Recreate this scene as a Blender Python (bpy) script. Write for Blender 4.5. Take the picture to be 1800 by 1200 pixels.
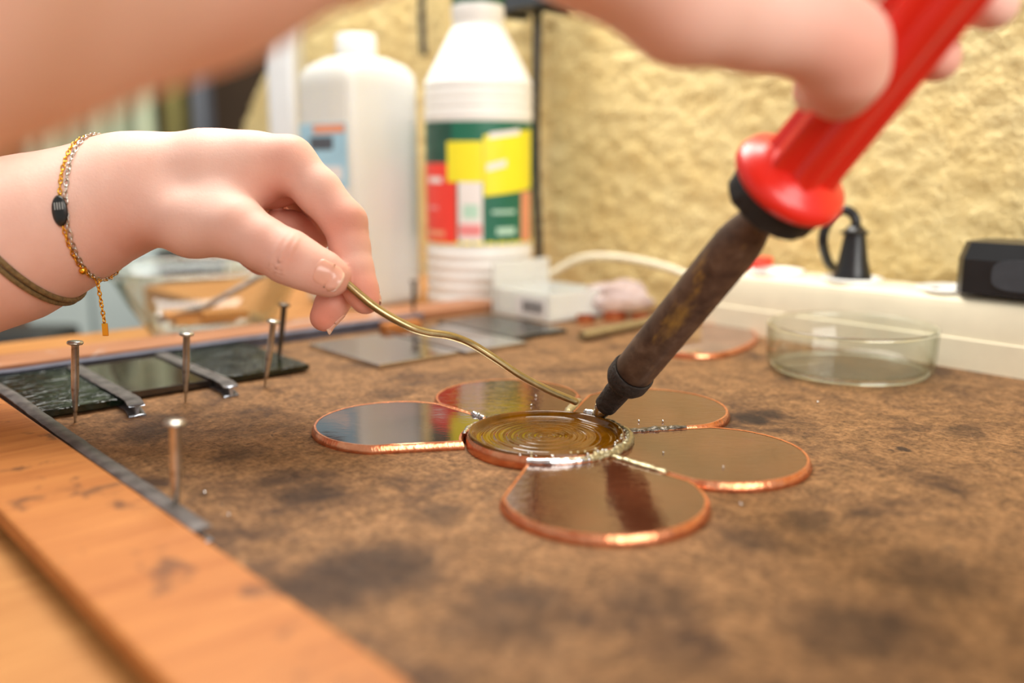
import bpy, bmesh, math, random
import numpy as np
from mathutils import Vector, Matrix, noise
from mathutils.bvhtree import BVHTree

for o in list(bpy.data.objects):
    bpy.data.objects.remove(o, do_unlink=True)
SC = bpy.context.scene
COL = SC.collection
random.seed(7)

# ------------------------------------------------------------------ camera
cd = bpy.data.cameras.new('camera')
cam = bpy.data.objects.new('camera', cd)
COL.objects.link(cam)
cam.location = (-0.0148, -0.3809, 0.1205)
cam.rotation_euler = (math.radians(90 - 11.0616), 0, 0)
cd.sensor_width = 36
cd.lens = 32.0
cd.clip_start = 0.005
cd.dof.use_dof = True
cd.dof.focus_distance = 0.410
cd.dof.aperture_fstop = 3.4
SC.camera = cam

# ------------------------------------------------------------------ world and window light
SC.view_settings.view_transform = 'Standard'
SC.view_settings.look = 'None'
SC.view_settings.gamma = 1.0
SC.view_settings.use_curve_mapping = False
SC.view_settings.exposure = 0.12
wd = bpy.data.worlds.new('world')
SC.world = wd
wd.use_nodes = True
wd.node_tree.nodes['Background'].inputs[0].default_value = (1.0, 0.97, 0.93, 1)
wd.node_tree.nodes['Background'].inputs[1].default_value = 0.50

def area(name, loc, target, sx, sy, power, color):
    l = bpy.data.lights.new(name, 'AREA')
    l.shape = 'RECTANGLE'
    l.size, l.size_y, l.energy, l.color = sx, sy, power, color
    o = bpy.data.objects.new(name, l)
    COL.objects.link(o)
    o.location = loc
    o.rotation_euler = (Vector(target) - Vector(loc)).to_track_quat('-Z', 'Y').to_euler()
    return o
area('window_light', (0.85, -1.75, 0.95), (0.05, 0.1, 0.05), 1.4, 1.1, 36, (1.0, 0.97, 0.92))
area('background_fill_light', (-0.10, 0.60, 1.15), (0.16, 0.58, 0.0), 0.85, 0.85, 34, (1.0, 0.965, 0.90))  # added overhead fill, brightens the yellow wall and bottles

# ------------------------------------------------------------------ helpers
def tag(o, label=None, cat=None, group=None, kind=None):
    if label: o['label'] = label
    if cat: o['category'] = cat
    if group: o['group'] = group
    if kind: o['kind'] = kind
    return o

def thing(name, label, cat, loc=(0, 0, 0), rot=(0, 0, 0), group=None):
    o = bpy.data.objects.new(name, None)
    o.empty_display_size = 0.01
    COL.objects.link(o)
    o.location = loc
    o.rotation_euler = rot
    return tag(o, label, cat, group)

def mesh(name, vs, fs, mat, parent=None, smooth=True, angle=None, loc=None, rot=None):
    me = bpy.data.meshes.new(name)
    me.from_pydata([tuple(v) for v in vs], [], [tuple(f) for f in fs])
    me.validate()
    bm = bmesh.new(); bm.from_mesh(me)
    bmesh.ops.recalc_face_normals(bm, faces=bm.faces)
    if angle is not None:
        for e in bm.edges:
            e.smooth = not (len(e.link_faces) == 2 and e.calc_face_angle(0) > math.radians(angle))
    for f in bm.faces: f.smooth = smooth
    bm.to_mesh(me); bm.free()
    me.materials.append(mat)
    o = bpy.data.objects.new(name, me)
    COL.objects.link(o)
    if parent: o.parent = parent
    if loc is not None: o.location = loc
    if rot is not None: o.rotation_euler = rot
    return o

def local(th, vs):
    m = (Matrix.Translation(th.location) @ th.rotation_euler.to_matrix().to_4x4()).inverted()
    return [m @ Vector(v) for v in vs]

def lathe(prof, seg=48, sx=1, sy=1, wob=None):
    vs, fs, n = [], [], len(prof)
    for i in range(seg):
        a = 2 * math.pi * i / seg
        for j, (r, z) in enumerate(prof):
            rr = r * (wob(a, j) if wob else 1)
            vs.append((rr * math.cos(a) * sx, rr * math.sin(a) * sy, z))
    for i in range(seg):
        k = (i + 1) % seg
        for j in range(n - 1):
            fs.append((i * n + j, k * n + j, k * n + j + 1, i * n + j + 1))
    if prof[0][0] > 1e-7: fs.append([i * n for i in range(seg)][::-1])
    if prof[-1][0] > 1e-7: fs.append([i * n + n - 1 for i in range(seg)])
    return weld(vs, fs)

def weld(vs, fs, d=1e-7):
    key, out, mp = {}, [], []
    for v in vs:
        k = tuple(round(c / d / 10) for c in v)
        if k not in key:
            key[k] = len(out); out.append(v)
        mp.append(key[k])
    ff = []
    for f in fs:
        g = []
        for i in f:
            if mp[i] not in g: g.append(mp[i])
        if len(g) > 2: ff.append(g)
    return out, ff

def box(x0, x1, y0, y1, z0, z1, bev=0.0, seg=2):
    bm = bmesh.new()
    bmesh.ops.create_cube(bm, size=1)
    for v in bm.verts:
        v.co = Vector(((x0 + x1) / 2 + v.co.x * (x1 - x0), (y0 + y1) / 2 + v.co.y * (y1 - y0), (z0 + z1) / 2 + v.co.z * (z1 - z0)))
    if bev: bmesh.ops.bevel(bm, geom=bm.edges[:], offset=bev, segments=seg, profile=0.6, affect='EDGES')
    bm.verts.index_update()
    r = [v.co.copy() for v in bm.verts], [[v.index for v in f.verts] for f in bm.faces]
    bm.free()
    return r

def join(*parts):
    vs, fs = [], []
    for v, f in parts:
        k = len(vs); vs += list(v); fs += [[i + k for i in q] for q in f]
    return vs, fs

def spline(pts, n=8, closed=False):
    P = [Vector(p) for p in pts]; out = []; m = len(P)
    rng = range(m) if closed else range(m - 1)
    for i in rng:
        if closed: a, b, c, d = P[i - 1], P[i], P[(i + 1) % m], P[(i + 2) % m]
        else: a, b, c, d = P[max(i - 1, 0)], P[i], P[i + 1], P[min(i + 2, m - 1)]
        for k in range(n):
            t = k / n
            out.append(0.5 * ((2 * b) + (c - a) * t + (2 * a - 5 * b + 4 * c - d) * t * t + (3 * b - a - 3 * c + d) * t ** 3))
    if not closed: out.append(P[-1])
    return out

def tube(pts, r, seg=12, closed=False):
    P = [Vector(p) for p in pts]; n = len(P)
    R = r if callable(r) else (lambda t: r)
    vs, fs = [], []; up = None
    for i, p in enumerate(P):
        if closed: t = P[(i + 1) % n] - P[i - 1]
        else: t = P[min(i + 1, n - 1)] - P[max(i - 1, 0)]
        t.normalize()
        if up is None: up = t.orthogonal().normalized()
        up = (up - t * up.dot(t)).normalized(); w = t.cross(up)
        for k in range(seg):
            a = 2 * math.pi * k / seg
            vs.append(p + (up * math.cos(a) + w * math.sin(a)) * R(i / max(1, n - 1)))
    for i in range(n if closed else n - 1):
        j = (i + 1) % n
        for k in range(seg):
            l = (k + 1) % seg
            fs.append((i * seg + k, i * seg + l, j * seg + l, j * seg + k))
    if not closed:
        fs.append(list(range(seg))[::-1]); fs.append([(n - 1) * seg + k for k in range(seg)])
    return vs, fs

def prism(poly, z0, z1):
    n = len(poly)
    vs = [(x, y, z0) for x, y in poly] + [(x, y, z1) for x, y in poly]
    fs = [list(range(n))[::-1], list(range(n, 2 * n))]
    fs += [(i, (i + 1) % n, n + (i + 1) % n, n + i) for i in range(n)]
    return vs, fs

def extrude_y(poly, y0, y1):          # polygon in x,z pulled along y
    vs, fs = prism(poly, y0, y1)
    return [(x, z, y) for x, y, z in vs], fs

# bench frame: u along the back batten, v towards the camera side along the wall; both at 41 degrees to the view
BA = math.radians(41)
K = (-0.3108, 0.108)
def uv(u, v, z=0.0):
    return (K[0] + u * math.cos(BA) + v * math.sin(BA), K[1] + u * math.sin(BA) - v * math.cos(BA), z)
BROT = (0, 0, BA)                      # local x = u, local y = -v

# ------------------------------------------------------------------ materials
def lin(c):
    return tuple(((x / 255) / 12.92 if x / 255 <= 0.04045 else ((x / 255 + 0.055) / 1.055) ** 2.4) for x in c) + (1,)

class NT:
    def __init__(s, name):
        s.m = bpy.data.materials.new(name); s.m.use_nodes = True
        s.t = s.m.node_tree; s.b = s.t.nodes['Principled BSDF']
    def n(s, typ, **kw):
        nd = s.t.nodes.new(typ)
        for k, v in kw.items():
            if k.startswith('i_'):
                key = k[2:]; nd.inputs[int(key) if key.isdigit() else key.replace('_', ' ')].default_value = v
            else: setattr(nd, k, v)
        return nd
    def l(s, a, b): s.t.links.new(a, b)
    def coord(s, scale=(1, 1, 1), rot=(0, 0, 0), kind='Object'):
        c = s.n('ShaderNodeTexCoord'); m = s.n('ShaderNodeMapping')
        m.inputs['Scale'].default_value = scale; m.inputs['Rotation'].default_value = rot
        s.l(c.outputs[kind], m.inputs[0]); return m.outputs[0]
    def noise(s, co, scale, detail=4, rough=0.55, dist=0.0):
        n = s.n('ShaderNodeTexNoise'); n.inputs['Scale'].default_value = scale
        n.inputs['Detail'].default_value = detail; n.inputs['Roughness'].default_value = rough
        n.inputs['Distortion'].default_value = dist
        s.l(co, n.inputs['Vector']); return n.outputs[0]
    def ramp(s, f, stops):
        r = s.n('ShaderNodeValToRGB'); e = r.color_ramp.elements
        while len(e) < len(stops): e.new(0.5)
        for x, (p, c) in zip(e, stops): x.position = p; x.color = c if len(c) == 4 else lin(c)
        s.l(f, r.inputs[0]); return r.outputs[0]
    def mix(s, f, a, b, mode='MIX'):
        m = s.n('ShaderNodeMix', data_type='RGBA', blend_type=mode)
        for i, x in ((0, f), (6, a), (7, b)):
            if hasattr(x, 'type') and hasattr(x, 'links'): s.l(x, m.inputs[i])
            else: m.inputs[i].default_value = x
        return m.outputs[2]
    def bump(s, h, st, dist, prev=None):
        b = s.n('ShaderNodeBump'); b.inputs['Strength'].default_value = st; b.inputs['Distance'].default_value = dist
        s.l(h, b.inputs['Height'])
        if prev: s.l(prev, b.inputs['Normal'])
        return b.outputs[0]
    def set(s, **kw):
        for k, v in kw.items(): s.b.inputs[k.replace('_', ' ')].default_value = v
        return s
    def base(s, c): s.l(c, s.b.inputs['Base Color'])
    def normal(s, c): s.l(c, s.b.inputs['Normal'])
    def rough(s, c): s.l(c, s.b.inputs['Roughness'])

BW = lambda v: (v, v, v, 1)
M = {}
def plain(name, c, rough=0.5, metal=0.0, var=0.12, scale=60.0, bump=0.0, bdist=0.0005, **kw):
    t = NT(name); co = t.coord()
    f = t.noise(co, scale)
    a = lin(c); d = tuple(x * (1 - var) for x in a[:3]) + (1,); u = tuple(min(1, x * (1 + var)) for x in a[:3]) + (1,)
    t.base(t.ramp(f, [(0.3, d), (0.7, u)]))
    t.set(Roughness=rough, Metallic=metal, **kw)
    if bump: t.normal(t.bump(f, bump, bdist))
    M[name] = t.m
    return t

# worn hardboard
BURNS = [(0.1369, -0.0188, 0.01, 0.95), (0.1486, -0.0196, 0.008, 0.8), (-0.0734, 0.0283, 0.012, 0.7), (-0.0723, 0.0505, 0.01, 0.6), (-0.0898, -0.042, 0.02, 0.8), (-0.1102, -0.044, 0.016, 0.75), (-0.0482, -0.0174, 0.01, 0.55), (0.0438, -0.1077, 0.01, 0.55), (0.0174, -0.104, 0.009, 0.5), (0.0349, 0.136, 0.012, 0.45), (-0.0735, 0.089, 0.01, 0.5), (0.1455, -0.0911, 0.004, 0.9), (-0.0157, -0.1561, 0.016, 0.6), (-0.0403, -0.1094, 0.014, 0.5), (-0.0905, 0.1475, 0.014, 0.5), (0.2225, 0.0165, 0.006, 0.6), (0.1917, -0.0978, 0.01, 0.5), (0.0611, 0.2065, 0.012, 0.4), (-0.1343, -0.0607, 0.016, 0.6), (0.0337, -0.1545, 0.016, 0.5), (-0.0772, -0.0905, 0.018, 0.55)]
t = NT('worn_board'); co = t.coord(rot=(0, 0, 0))
st = t.coord(scale=(60, 9, 1))
grain = t.noise(st, 14, 5, 0.65)
big = t.noise(co, 21, 5, 0.62, 0.6)
mid = t.noise(co, 75, 5, 0.68, 0.5)
fine = t.noise(co, 420, 4, 0.7)
mot = t.noise(co, 120, 6, 0.72, 0.9)
scr = t.noise(t.coord(scale=(170, 14, 1), rot=(0, 0, 0.35)), 9, 4, 0.7)
c = t.ramp(mid, [(0.30, (48, 32, 20)), (0.46, (96, 66, 41)), (0.58, (136, 97, 62)), (0.76, (168, 127, 86))])
c = t.mix(0.6, c, t.ramp(mot, [(0.34, (32, 21, 14)), (0.46, (84, 57, 35)), (0.56, (144, 102, 66)), (0.70, (202, 158, 112))]))
c = t.mix(0.28, c, t.ramp(grain, [(0.34, (50, 33, 21)), (0.66, (160, 118, 76))]))
c = t.mix(0.30, c, t.ramp(fine, [(0.36, (38, 25, 16)), (0.64, (184, 140, 96))]))
c = t.mix(t.ramp(scr, [(0.63, BW(0)), (0.70, BW(0.45))]), c, lin((196, 152, 110)))
stain = t.ramp(big, [(0.50, BW(0)), (0.66, BW(0.85))])
sm = t.n('ShaderNodeMath', operation='MULTIPLY'); t.l(stain, sm.inputs[0])
t.l(t.ramp(t.noise(co, 75, 4, 0.7), [(0.34, BW(0.2)), (0.58, BW(1))]), sm.inputs[1])
c = t.mix(sm.outputs[0], c, lin((50, 34, 28)))
# burn marks left by the hot iron
gc = t.n('ShaderNodeTexCoord'); wob = t.noise(co, 90, 4, 0.7); acc = None
wv = t.n('ShaderNodeMath', operation='MULTIPLY_ADD'); t.l(wob, wv.inputs[0]); wv.inputs[1].default_value = 0.022; wv.inputs[2].default_value = -0.011
for bu, bv, br, bs in BURNS:
    d = t.n('ShaderNodeVectorMath', operation='DISTANCE'); t.l(gc.outputs['Object'], d.inputs[0]); d.inputs[1].default_value = (bu, bv, 0)
    a_ = t.n('ShaderNodeMath', operation='ADD'); t.l(d.outputs['Value'], a_.inputs[0]); t.l(wv.outputs[0], a_.inputs[1])
    m_ = t.n('ShaderNodeMapRange', interpolation_type='SMOOTHSTEP'); t.l(a_.outputs[0], m_.inputs[0])
    for q_, v_ in ((1, br * 1.5), (2, br * 0.45), (3, 0.0), (4, bs)): m_.inputs[q_].default_value = v_
    if acc is None: acc = m_.outputs[0]
    else:
        x_ = t.n('ShaderNodeMath', operation='MAXIMUM'); t.l(acc, x_.inputs[0]); t.l(m_.outputs[0], x_.inputs[1]); acc = x_.outputs[0]
c = t.mix(acc, c, lin((38, 28, 25)))
sp = t.ramp(t.noise(co, 120, 3, 0.6, 0.8), [(0.66, BW(0)), (0.72, BW(0.7))])
c = t.mix(sp, c, lin((40, 30, 28)))
t.base(c); t.set(Roughness=0.62, Specular_IOR_Level=0.16)
t.rough(t.ramp(mid, [(0.2, BW(0.75)), (0.8, BW(0.5))]))
nb = t.bump(mot, 0.35, 0.0010); nb = t.bump(grain, 0.25, 0.0006, nb); nb = t.bump(fine, 0.35, 0.0005, nb); t.normal(nb)
M['board'] = t.m

def wood(name, a, b, d, spots=0.68, scale=(6, 60, 60)):
    t = NT(name); co = t.coord(); st = t.coord(scale=scale)
    g = t.noise(st, 3, 5, 0.6, 0.6)
    c = t.ramp(g, [(0.3, a), (0.7, b)])
    s = t.ramp(t.noise(co, 45, 4, 0.6, 0.5), [(spots, BW(0)), (spots + 0.07, BW(0.75))])
    c = t.mix(s, c, lin(d)); t.base(c); t.set(Roughness=0.5, Specular_IOR_Level=0.25)
    t.normal(t.bump(g, 0.2, 0.0005)); M[name] = t.m
wood('batten_orange', (158, 94, 44), (186, 122, 64), (92, 58, 36), 0.57)
wood('batten_pale', (142, 92, 62), (176, 124, 90), (178, 162, 152), 0.58)
wood('bench_wood', (160, 104, 52), (188, 134, 76), (110, 74, 44))
wood('dark_wood', (58, 40, 24), (78, 56, 36), (40, 28, 18))
wood('brown_wood', (118, 78, 50), (142, 98, 66), (80, 52, 34))

# plaster
t = NT('yellow_plaster'); co = t.coord()
t.base(t.ramp(t.noise(co, 22, 4), [(0.3, (242, 212, 142)), (0.7, (247, 224, 162))]))
t.set(Roughness=0.55)
t.normal(t.bump(t.noise(co, 190, 4, 0.62, 0.4), 0.8, 0.006)); M['plaster'] = t.m

# lead
t = NT('lead'); co = t.coord()
f = t.noise(co, 130, 4, 0.6)
t.base(t.ramp(f, [(0.3, (74, 70, 70)), (0.7, (122, 116, 114))]))
t.set(Metallic=0.5, Roughness=0.42); t.normal(t.bump(f, 0.3, 0.0008)); M['lead'] = t.m
plain('lead_cut', (170, 176, 184), 0.25, 0.9, 0.25, 300, 0.6, 0.0006)
plain('blue_lead', (104, 106, 122), 0.45, 0.5, 0.2, 90, 0.3)

# copper foil
t = NT('copper_foil'); co = t.coord()
f = t.noise(co, 160, 4, 0.6); g = t.noise(t.coord(scale=(1, 1, 0.3)), 320, 3)
t.base(t.ramp(f, [(0.3, (210, 124, 82)), (0.7, (240, 168, 126))]))
t.set(Metallic=0.95, Roughness=0.27); t.normal(t.bump(g, 0.6, 0.0008)); M['foil'] = t.m

# solder
plain('solder_bright', (214, 214, 214), 0.16, 1.0, 0.1, 300, 0.5, 0.0005)
plain('solder_dull', (176, 164, 130), 0.35, 0.8, 0.35, 420, 0.7, 0.0008)
plain('solder_dark', (96, 90, 82), 0.3, 0.8, 0.6, 520, 0.8, 0.0008)
plain('solder_wire', (176, 158, 116), 0.28, 0.95, 0.15, 220, 0.15)

# glass sheets
def sheet(name, c, ripple, rs, scale=(1, 1, 1), ior=1.62, var=0.3, dist=0.0006, tint=(1, 1, 1, 1)):
    t = NT(name); co = t.coord(); st = t.coord(scale=scale)
    a = lin(c); f = t.noise(co, 40, 4)
    t.base(t.ramp(f, [(0.3, tuple(x * (1 - var) for x in a[:3]) + (1,)), (0.7, tuple(x * (1 + var) for x in a[:3]) + (1,))]))
    t.set(Roughness=0.035, IOR=ior, Specular_Tint=tint)
    t.normal(t.bump(t.noise(st, rs, 3, 0.5, 1.2), ripple, dist)); M[name] = t.m
sheet('brown_glass', (78, 40, 23), 0.2, 130, (1, 3, 1), 2.35, tint=(1, 0.85, 0.78, 1))
sheet('mauve_glass', (62, 40, 34), 0.05, 90, (1, 2, 1), 3.0)
sheet('green_ripple_glass', (14, 26, 14), 0.42, 62, (1, 3.6, 1), 1.6, 0.3, 0.004)
sheet('smoke_glass', (46, 38, 32), 0.05, 80, (1, 2, 1), 1.75)
sheet('dark_square_glass', (36, 28, 26), 0.015, 60, (1, 1, 1), 7.0)
sheet('spare_brown_glass', (120, 84, 64), 0.03, 60, (1, 1, 1), 1.6)
sheet('dark_green_square', (18, 26, 22), 0.25, 90, (1, 3, 1), 1.8, 0.3, 0.002)
t = NT('amber_glass'); co = t.coord()
t.base(t.ramp(t.noise(co, 90, 4, 0.6), [(0.3, (66, 37, 0)), (0.7, (104, 62, 2))]))
t.set(Roughness=0.05, IOR=1.42); t.normal(t.bump(t.noise(co, 500, 2), 0.08, 0.0005)); M['amber'] = t.m
t = NT('clear_glass')
lw = t.n('ShaderNodeLayerWeight'); lw.inputs[0].default_value = 0.5
pw = t.n('ShaderNodeMath', operation='POWER'); t.l(lw.outputs['Facing'], pw.inputs[0]); pw.inputs[1].default_value = 4.5
fr = t.n('ShaderNodeMath', operation='MULTIPLY_ADD'); t.l(pw.outputs[0], fr.inputs[0]); fr.inputs[1].default_value = 0.72; fr.inputs[2].default_value = 0.04
tr = t.n('ShaderNodeBsdfTransparent')
t.l(t.ramp(pw.outputs[0], [(0.0, (0.965, 0.975, 0.96, 1)), (0.25, (0.88, 0.90, 0.85, 1)), (1.0, (0.55, 0.58, 0.50, 1))]), tr.inputs[0])
gl = t.n('ShaderNodeBsdfGlossy'); gl.inputs['Roughness'].default_value = 0.02
mx = t.n('ShaderNodeMixShader'); t.l(fr.outputs[0], mx.inputs[0]); t.l(tr.outputs[0], mx.inputs[1]); t.l(gl.outputs[0], mx.inputs[2])
t.l(mx.outputs[0], t.t.nodes['Material Output'].inputs['Surface']); M['clear_glass'] = t.m
t = NT('thick_glass'); t.set(Base_Color=(0.93, 0.97, 0.93, 1), Roughness=0.02, IOR=1.48, Transmission_Weight=1.0); M['thick_glass'] = t.m

# metals, plastics
t = NT('nail_steel'); co = t.coord()
f = t.noise(co, 260, 4, 0.6)
t.base(t.ramp(f, [(0.30, (120, 100, 82)), (0.45, (186, 180, 168)), (0.8, (214, 210, 202))]))
t.set(Metallic=0.95, Roughness=0.28); M['nail'] = t.m
plain('nail_dark', (92, 82, 72), 0.4, 0.8, 0.3, 200)
t = NT('burnt_steel'); co = t.coord(); st = t.coord(scale=(1, 1, 0.25))
f = t.noise(co, 130, 5, 0.65); g = t.noise(st, 160, 4, 0.6, 0.4)
c = t.ramp(f, [(0.3, (72, 54, 44)), (0.55, (104, 82, 66)), (0.8, (134, 112, 94))])
c = t.mix(t.ramp(g, [(0.61, BW(0)), (0.70, BW(0.8))]), c, lin((168, 132, 66)))
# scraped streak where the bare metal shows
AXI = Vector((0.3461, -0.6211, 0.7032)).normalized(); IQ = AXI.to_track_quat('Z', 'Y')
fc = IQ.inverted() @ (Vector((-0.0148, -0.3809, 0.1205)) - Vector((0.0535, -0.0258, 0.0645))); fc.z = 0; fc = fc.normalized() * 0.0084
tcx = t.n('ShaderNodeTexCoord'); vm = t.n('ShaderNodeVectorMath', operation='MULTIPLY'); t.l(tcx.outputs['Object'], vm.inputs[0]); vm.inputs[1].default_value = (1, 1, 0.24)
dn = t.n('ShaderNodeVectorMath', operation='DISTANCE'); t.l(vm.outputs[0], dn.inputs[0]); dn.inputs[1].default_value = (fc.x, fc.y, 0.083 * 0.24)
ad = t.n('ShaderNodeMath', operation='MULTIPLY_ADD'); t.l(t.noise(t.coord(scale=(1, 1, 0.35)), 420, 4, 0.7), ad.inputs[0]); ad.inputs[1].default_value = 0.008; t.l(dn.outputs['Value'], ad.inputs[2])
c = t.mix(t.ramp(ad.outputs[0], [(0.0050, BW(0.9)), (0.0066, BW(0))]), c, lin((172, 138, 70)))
t.base(c); t.set(Metallic=0.45, Roughness=0.5); t.normal(t.bump(f, 0.2, 0.0006)); M['burnt'] = t.m
plain('sooty_steel', (50, 42, 37), 0.65, 0.3, 0.4, 380, 0.9, 0.0012)
t = NT('red_plastic'); t.set(Base_Color=lin((222, 34, 22)), Roughness=0.3, Subsurface_Weight=0.06, Subsurface_Radius=(0.004, 0.001, 0.001), Coat_Weight=0.1); M['red'] = t.m
co = t.coord(); t.base(t.ramp(t.noise(co, 30, 3), [(0.3, (214, 28, 16)), (0.7, (228, 40, 26))]))
plain('black_rubber', (24, 23, 23), 0.6, 0, 0.3, 260, 0.5, 0.0015)
plain('black_plastic', (26, 26, 28), 0.33, 0, 0.15, 80)
plain('dark_grey_plastic', (62, 66, 72), 0.4, 0, 0.15, 80)
plain('cream_plastic', (236, 226, 198), 0.4, 0, 0.05, 40)
plain('white_plastic', (244, 243, 238), 0.38, 0, 0.03, 40, Subsurface_Weight=0.15, Subsurface_Radius=(0.02, 0.02, 0.02))
plain('socket_white', (250, 250, 246), 0.35, 0, 0.02, 40)
plain('green_print', (26, 108, 82), 0.4, 0, 0.1, 30)
plain('dark_green_print', (32, 78, 62), 0.4, 0, 0.25, 60)
plain('yellow_print', (250, 236, 44), 0.4, 0, 0.05, 30)
plain('red_print', (246, 66, 52), 0.4, 0, 0.06, 30)
plain('white_print', (244, 238, 234), 0.4, 0, 0.03, 30)
plain('pink_print', (248, 150, 150), 0.4, 0, 0.1, 40)
plain('mint_print', (190, 228, 206), 0.4, 0, 0.05, 40)
plain('orange_print', (240, 160, 120), 0.4, 0, 0.08, 40)
plain('blue_print', (172, 216, 236), 0.4, 0, 0.12, 50)
plain('brown_print', (150, 104, 70), 0.4, 0, 0.1, 50)
plain('black_print', (40, 40, 40), 0.5, 0, 0.1, 50)
plain('green_cap', (20, 96, 62), 0.4, 0, 0.1, 40)
t = NT('translucent_plastic'); co = t.coord()
t.base(t.ramp(t.noise(co, 20, 2), [(0.3, (244, 245, 238)), (0.7, (248, 249, 244))]))
t.set(Roughness=0.28, Transmission_Weight=0.35, IOR=1.4, Subsurface_Weight=0.5, Subsurface_Radius=(0.05, 0.05, 0.045)); M['translucent'] = t.m
t = NT('clear_bag'); t.set(Base_Color=(0.95, 0.8, 0.78, 1), Roughness=0.2, Transmission_Weight=0.6, IOR=1.3); M['clear_bag'] = t.m
plain('pale_curtain', (176, 184, 158), 0.8, 0, 0.1, 6)
plain('grey_door', (176, 188, 186), 0.6, 0, 0.05, 6)
plain('olive_cloth', (120, 112, 62), 0.8, 0, 0.2, 20)
plain('slate_post', (86, 90, 98), 0.5, 0, 0.1, 20)
plain('light_post', (206, 210, 214), 0.4, 0.1, 0.05, 20)
plain('charcoal_box', (34, 36, 36), 0.5, 0, 0.1, 20)
plain('dark_box', (70, 72, 62), 0.6, 0, 0.15, 20)
plain('floor_tile', (150, 126, 100), 0.6, 0, 0.15, 8)
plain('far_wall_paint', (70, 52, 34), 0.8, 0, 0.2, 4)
plain('gold', (236, 178, 62), 0.16, 1.0, 0.08, 200)
plain('silver', (206, 200, 192), 0.2, 1.0, 0.08, 200)
plain('hair_tie', (122, 100, 62), 0.7, 0, 0.35, 500, 0.7, 0.001)
plain('onyx', (26, 28, 28), 0.25, 0, 0.1, 200)
plain('fingernail', (234, 178, 156), 0.22, 0, 0.06, 90, Subsurface_Weight=0.2, Subsurface_Radius=(0.004, 0.002, 0.001))
plain('nail_edge', (236, 198, 172), 0.3, 0, 0.05, 90)

def skin(name, a, b, red):
    t = NT(name); co = t.coord()
    f = t.noise(co, 35, 5, 0.6); g = t.noise(co, 600, 3, 0.6)
    c = t.ramp(f, [(0.3, a), (0.7, b)])
    at = t.n('ShaderNodeAttribute', attribute_name='flush')
    c = t.mix(at.outputs['Fac'], c, lin(red)); t.base(c)
    t.set(Roughness=0.58, Specular_IOR_Level=0.38, Subsurface_Weight=0.2, Subsurface_Radius=(0.0035, 0.0016, 0.001), Subsurface_Scale=1.0)
    vo = t.n('ShaderNodeTexVoronoi', feature='DISTANCE_TO_EDGE'); vo.inputs['Scale'].default_value = 620
    t.l(co, vo.inputs['Vector'])
    t.normal(t.bump(g, 0.15, 0.0006, t.bump(t.ramp(vo.outputs['Distance'], [(0.0, BW(0)), (0.09, BW(1))]), 0.10, 0.0004))); M[name] = t.m
skin('skin', (232, 184, 166), (239, 198, 182), (218, 130, 104))

# ------------------------------------------------------------------ setting
FLOOR = -0.78
tag(mesh('floor', *box(-2.6, 2.4, -2.6, 2.6, FLOOR - 0.05, FLOOR), M['floor_tile'], smooth=False), 'tan floor under the workbench', 'floor', kind='structure')
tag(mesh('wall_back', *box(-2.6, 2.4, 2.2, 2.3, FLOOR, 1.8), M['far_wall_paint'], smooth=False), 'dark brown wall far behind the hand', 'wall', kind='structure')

WU = 0.515
EDGE = [(-0.79, -1.25), (-0.144, -0.969), (-0.031, -0.915), (0.16, -0.779), (0.208, -0.725), (0.273, -0.645), (0.307, -0.617), (0.5, -0.47), (1.0, -0.2)]
def vleft(z):
    for (z0, a), (z1, b) in zip(EDGE, EDGE[1:]):
        if z <= z1: return a + (b - a) * (z - z0) / (z1 - z0)
    return EDGE[-1][1]
vs, fs = [], []
zs = [FLOOR, -0.4, -0.15] + [-0.05 + 0.0032 * i for i in range(170)] + [0.52 + 0.03 * i for i in range(16)]
NV = 470
for z in zs:
    a = vleft(z)
    for i in range(NV + 1):
        v = a + (0.95 - a) * (i / NV) ** 0.9
        p = Vector((v, z, 0)) 
        h = noise.noise(p * 75 + Vector((3, 7, 0))) * 0.6 + noise.noise(p * 150) * 0.5
        h = max(-0.25, h)
        d = 0.0034 * h + 0.004 * noise.noise(p * 9)
        vs.append((-d, -v, z))
n = NV + 1
for j in range(len(zs) - 1):
    for i in range(NV):
        fs.append((j * n + i, j * n + i + 1, (j + 1) * n + i + 1, (j + 1) * n + i))
b = len(vs)
for j, z in enumerate(zs): vs.append((0.12, -vleft(z), z))
for j in range(len(zs) - 1): fs.append((j * n, (j + 1) * n, b + j + 1, b + j))
tag(mesh('wall_right', vs, fs, M['plaster'], loc=uv(WU + 0.004, 0), rot=BROT), 'rough yellow plastered wall behind the power strip', 'wall', kind='structure')

# things standing far behind at the left
def far_box(name, label, cat, x0, x1, y, z1, mat, dep=0.05):
    th = thing(name, label, cat, ((x0 + x1) / 2, y, FLOOR))
    return th, (x1 - x0) / 2, z1 - FLOOR, dep
# pale panelled cabinet with folded curtain front
th = thing('curtain', 'pale sage green curtain hanging in folds behind the raised wrist', 'curtain', ((-0.88139, 1.50000, 0.10598)[0], 1.5, FLOOR))
x0, x1 = (-1.02466, 1.50000, 0.10598)[0] - th.location.x, (-0.72771, 1.50000, 0.10598)[0] - th.location.x
vs, fs = [], []
NX = 120
for j, z in enumerate((0.0, 0.55, 1.0, 1.6)):
    for i in range(NX + 1):
        s = i / NX
        vs.append((x0 + (x1 - x0) * s, 0.022 * math.sin(s * 40 + 0.4 * j) + 0.012 * math.sin(s * 17 + 1), z))
for j in range(3):
    for i in range(NX): fs.append((j * (NX + 1) + i, j * (NX + 1) + i + 1, (j + 1) * (NX + 1) + i + 1, (j + 1) * (NX + 1) + i))
k = len(vs); vs += [(x, y + 0.004, z) for x, y, z in vs]; fs += [tuple(q + k for q in f)[::-1] for f in fs]
mesh('cloth', vs, fs, M['pale_curtain'], th)
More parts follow.
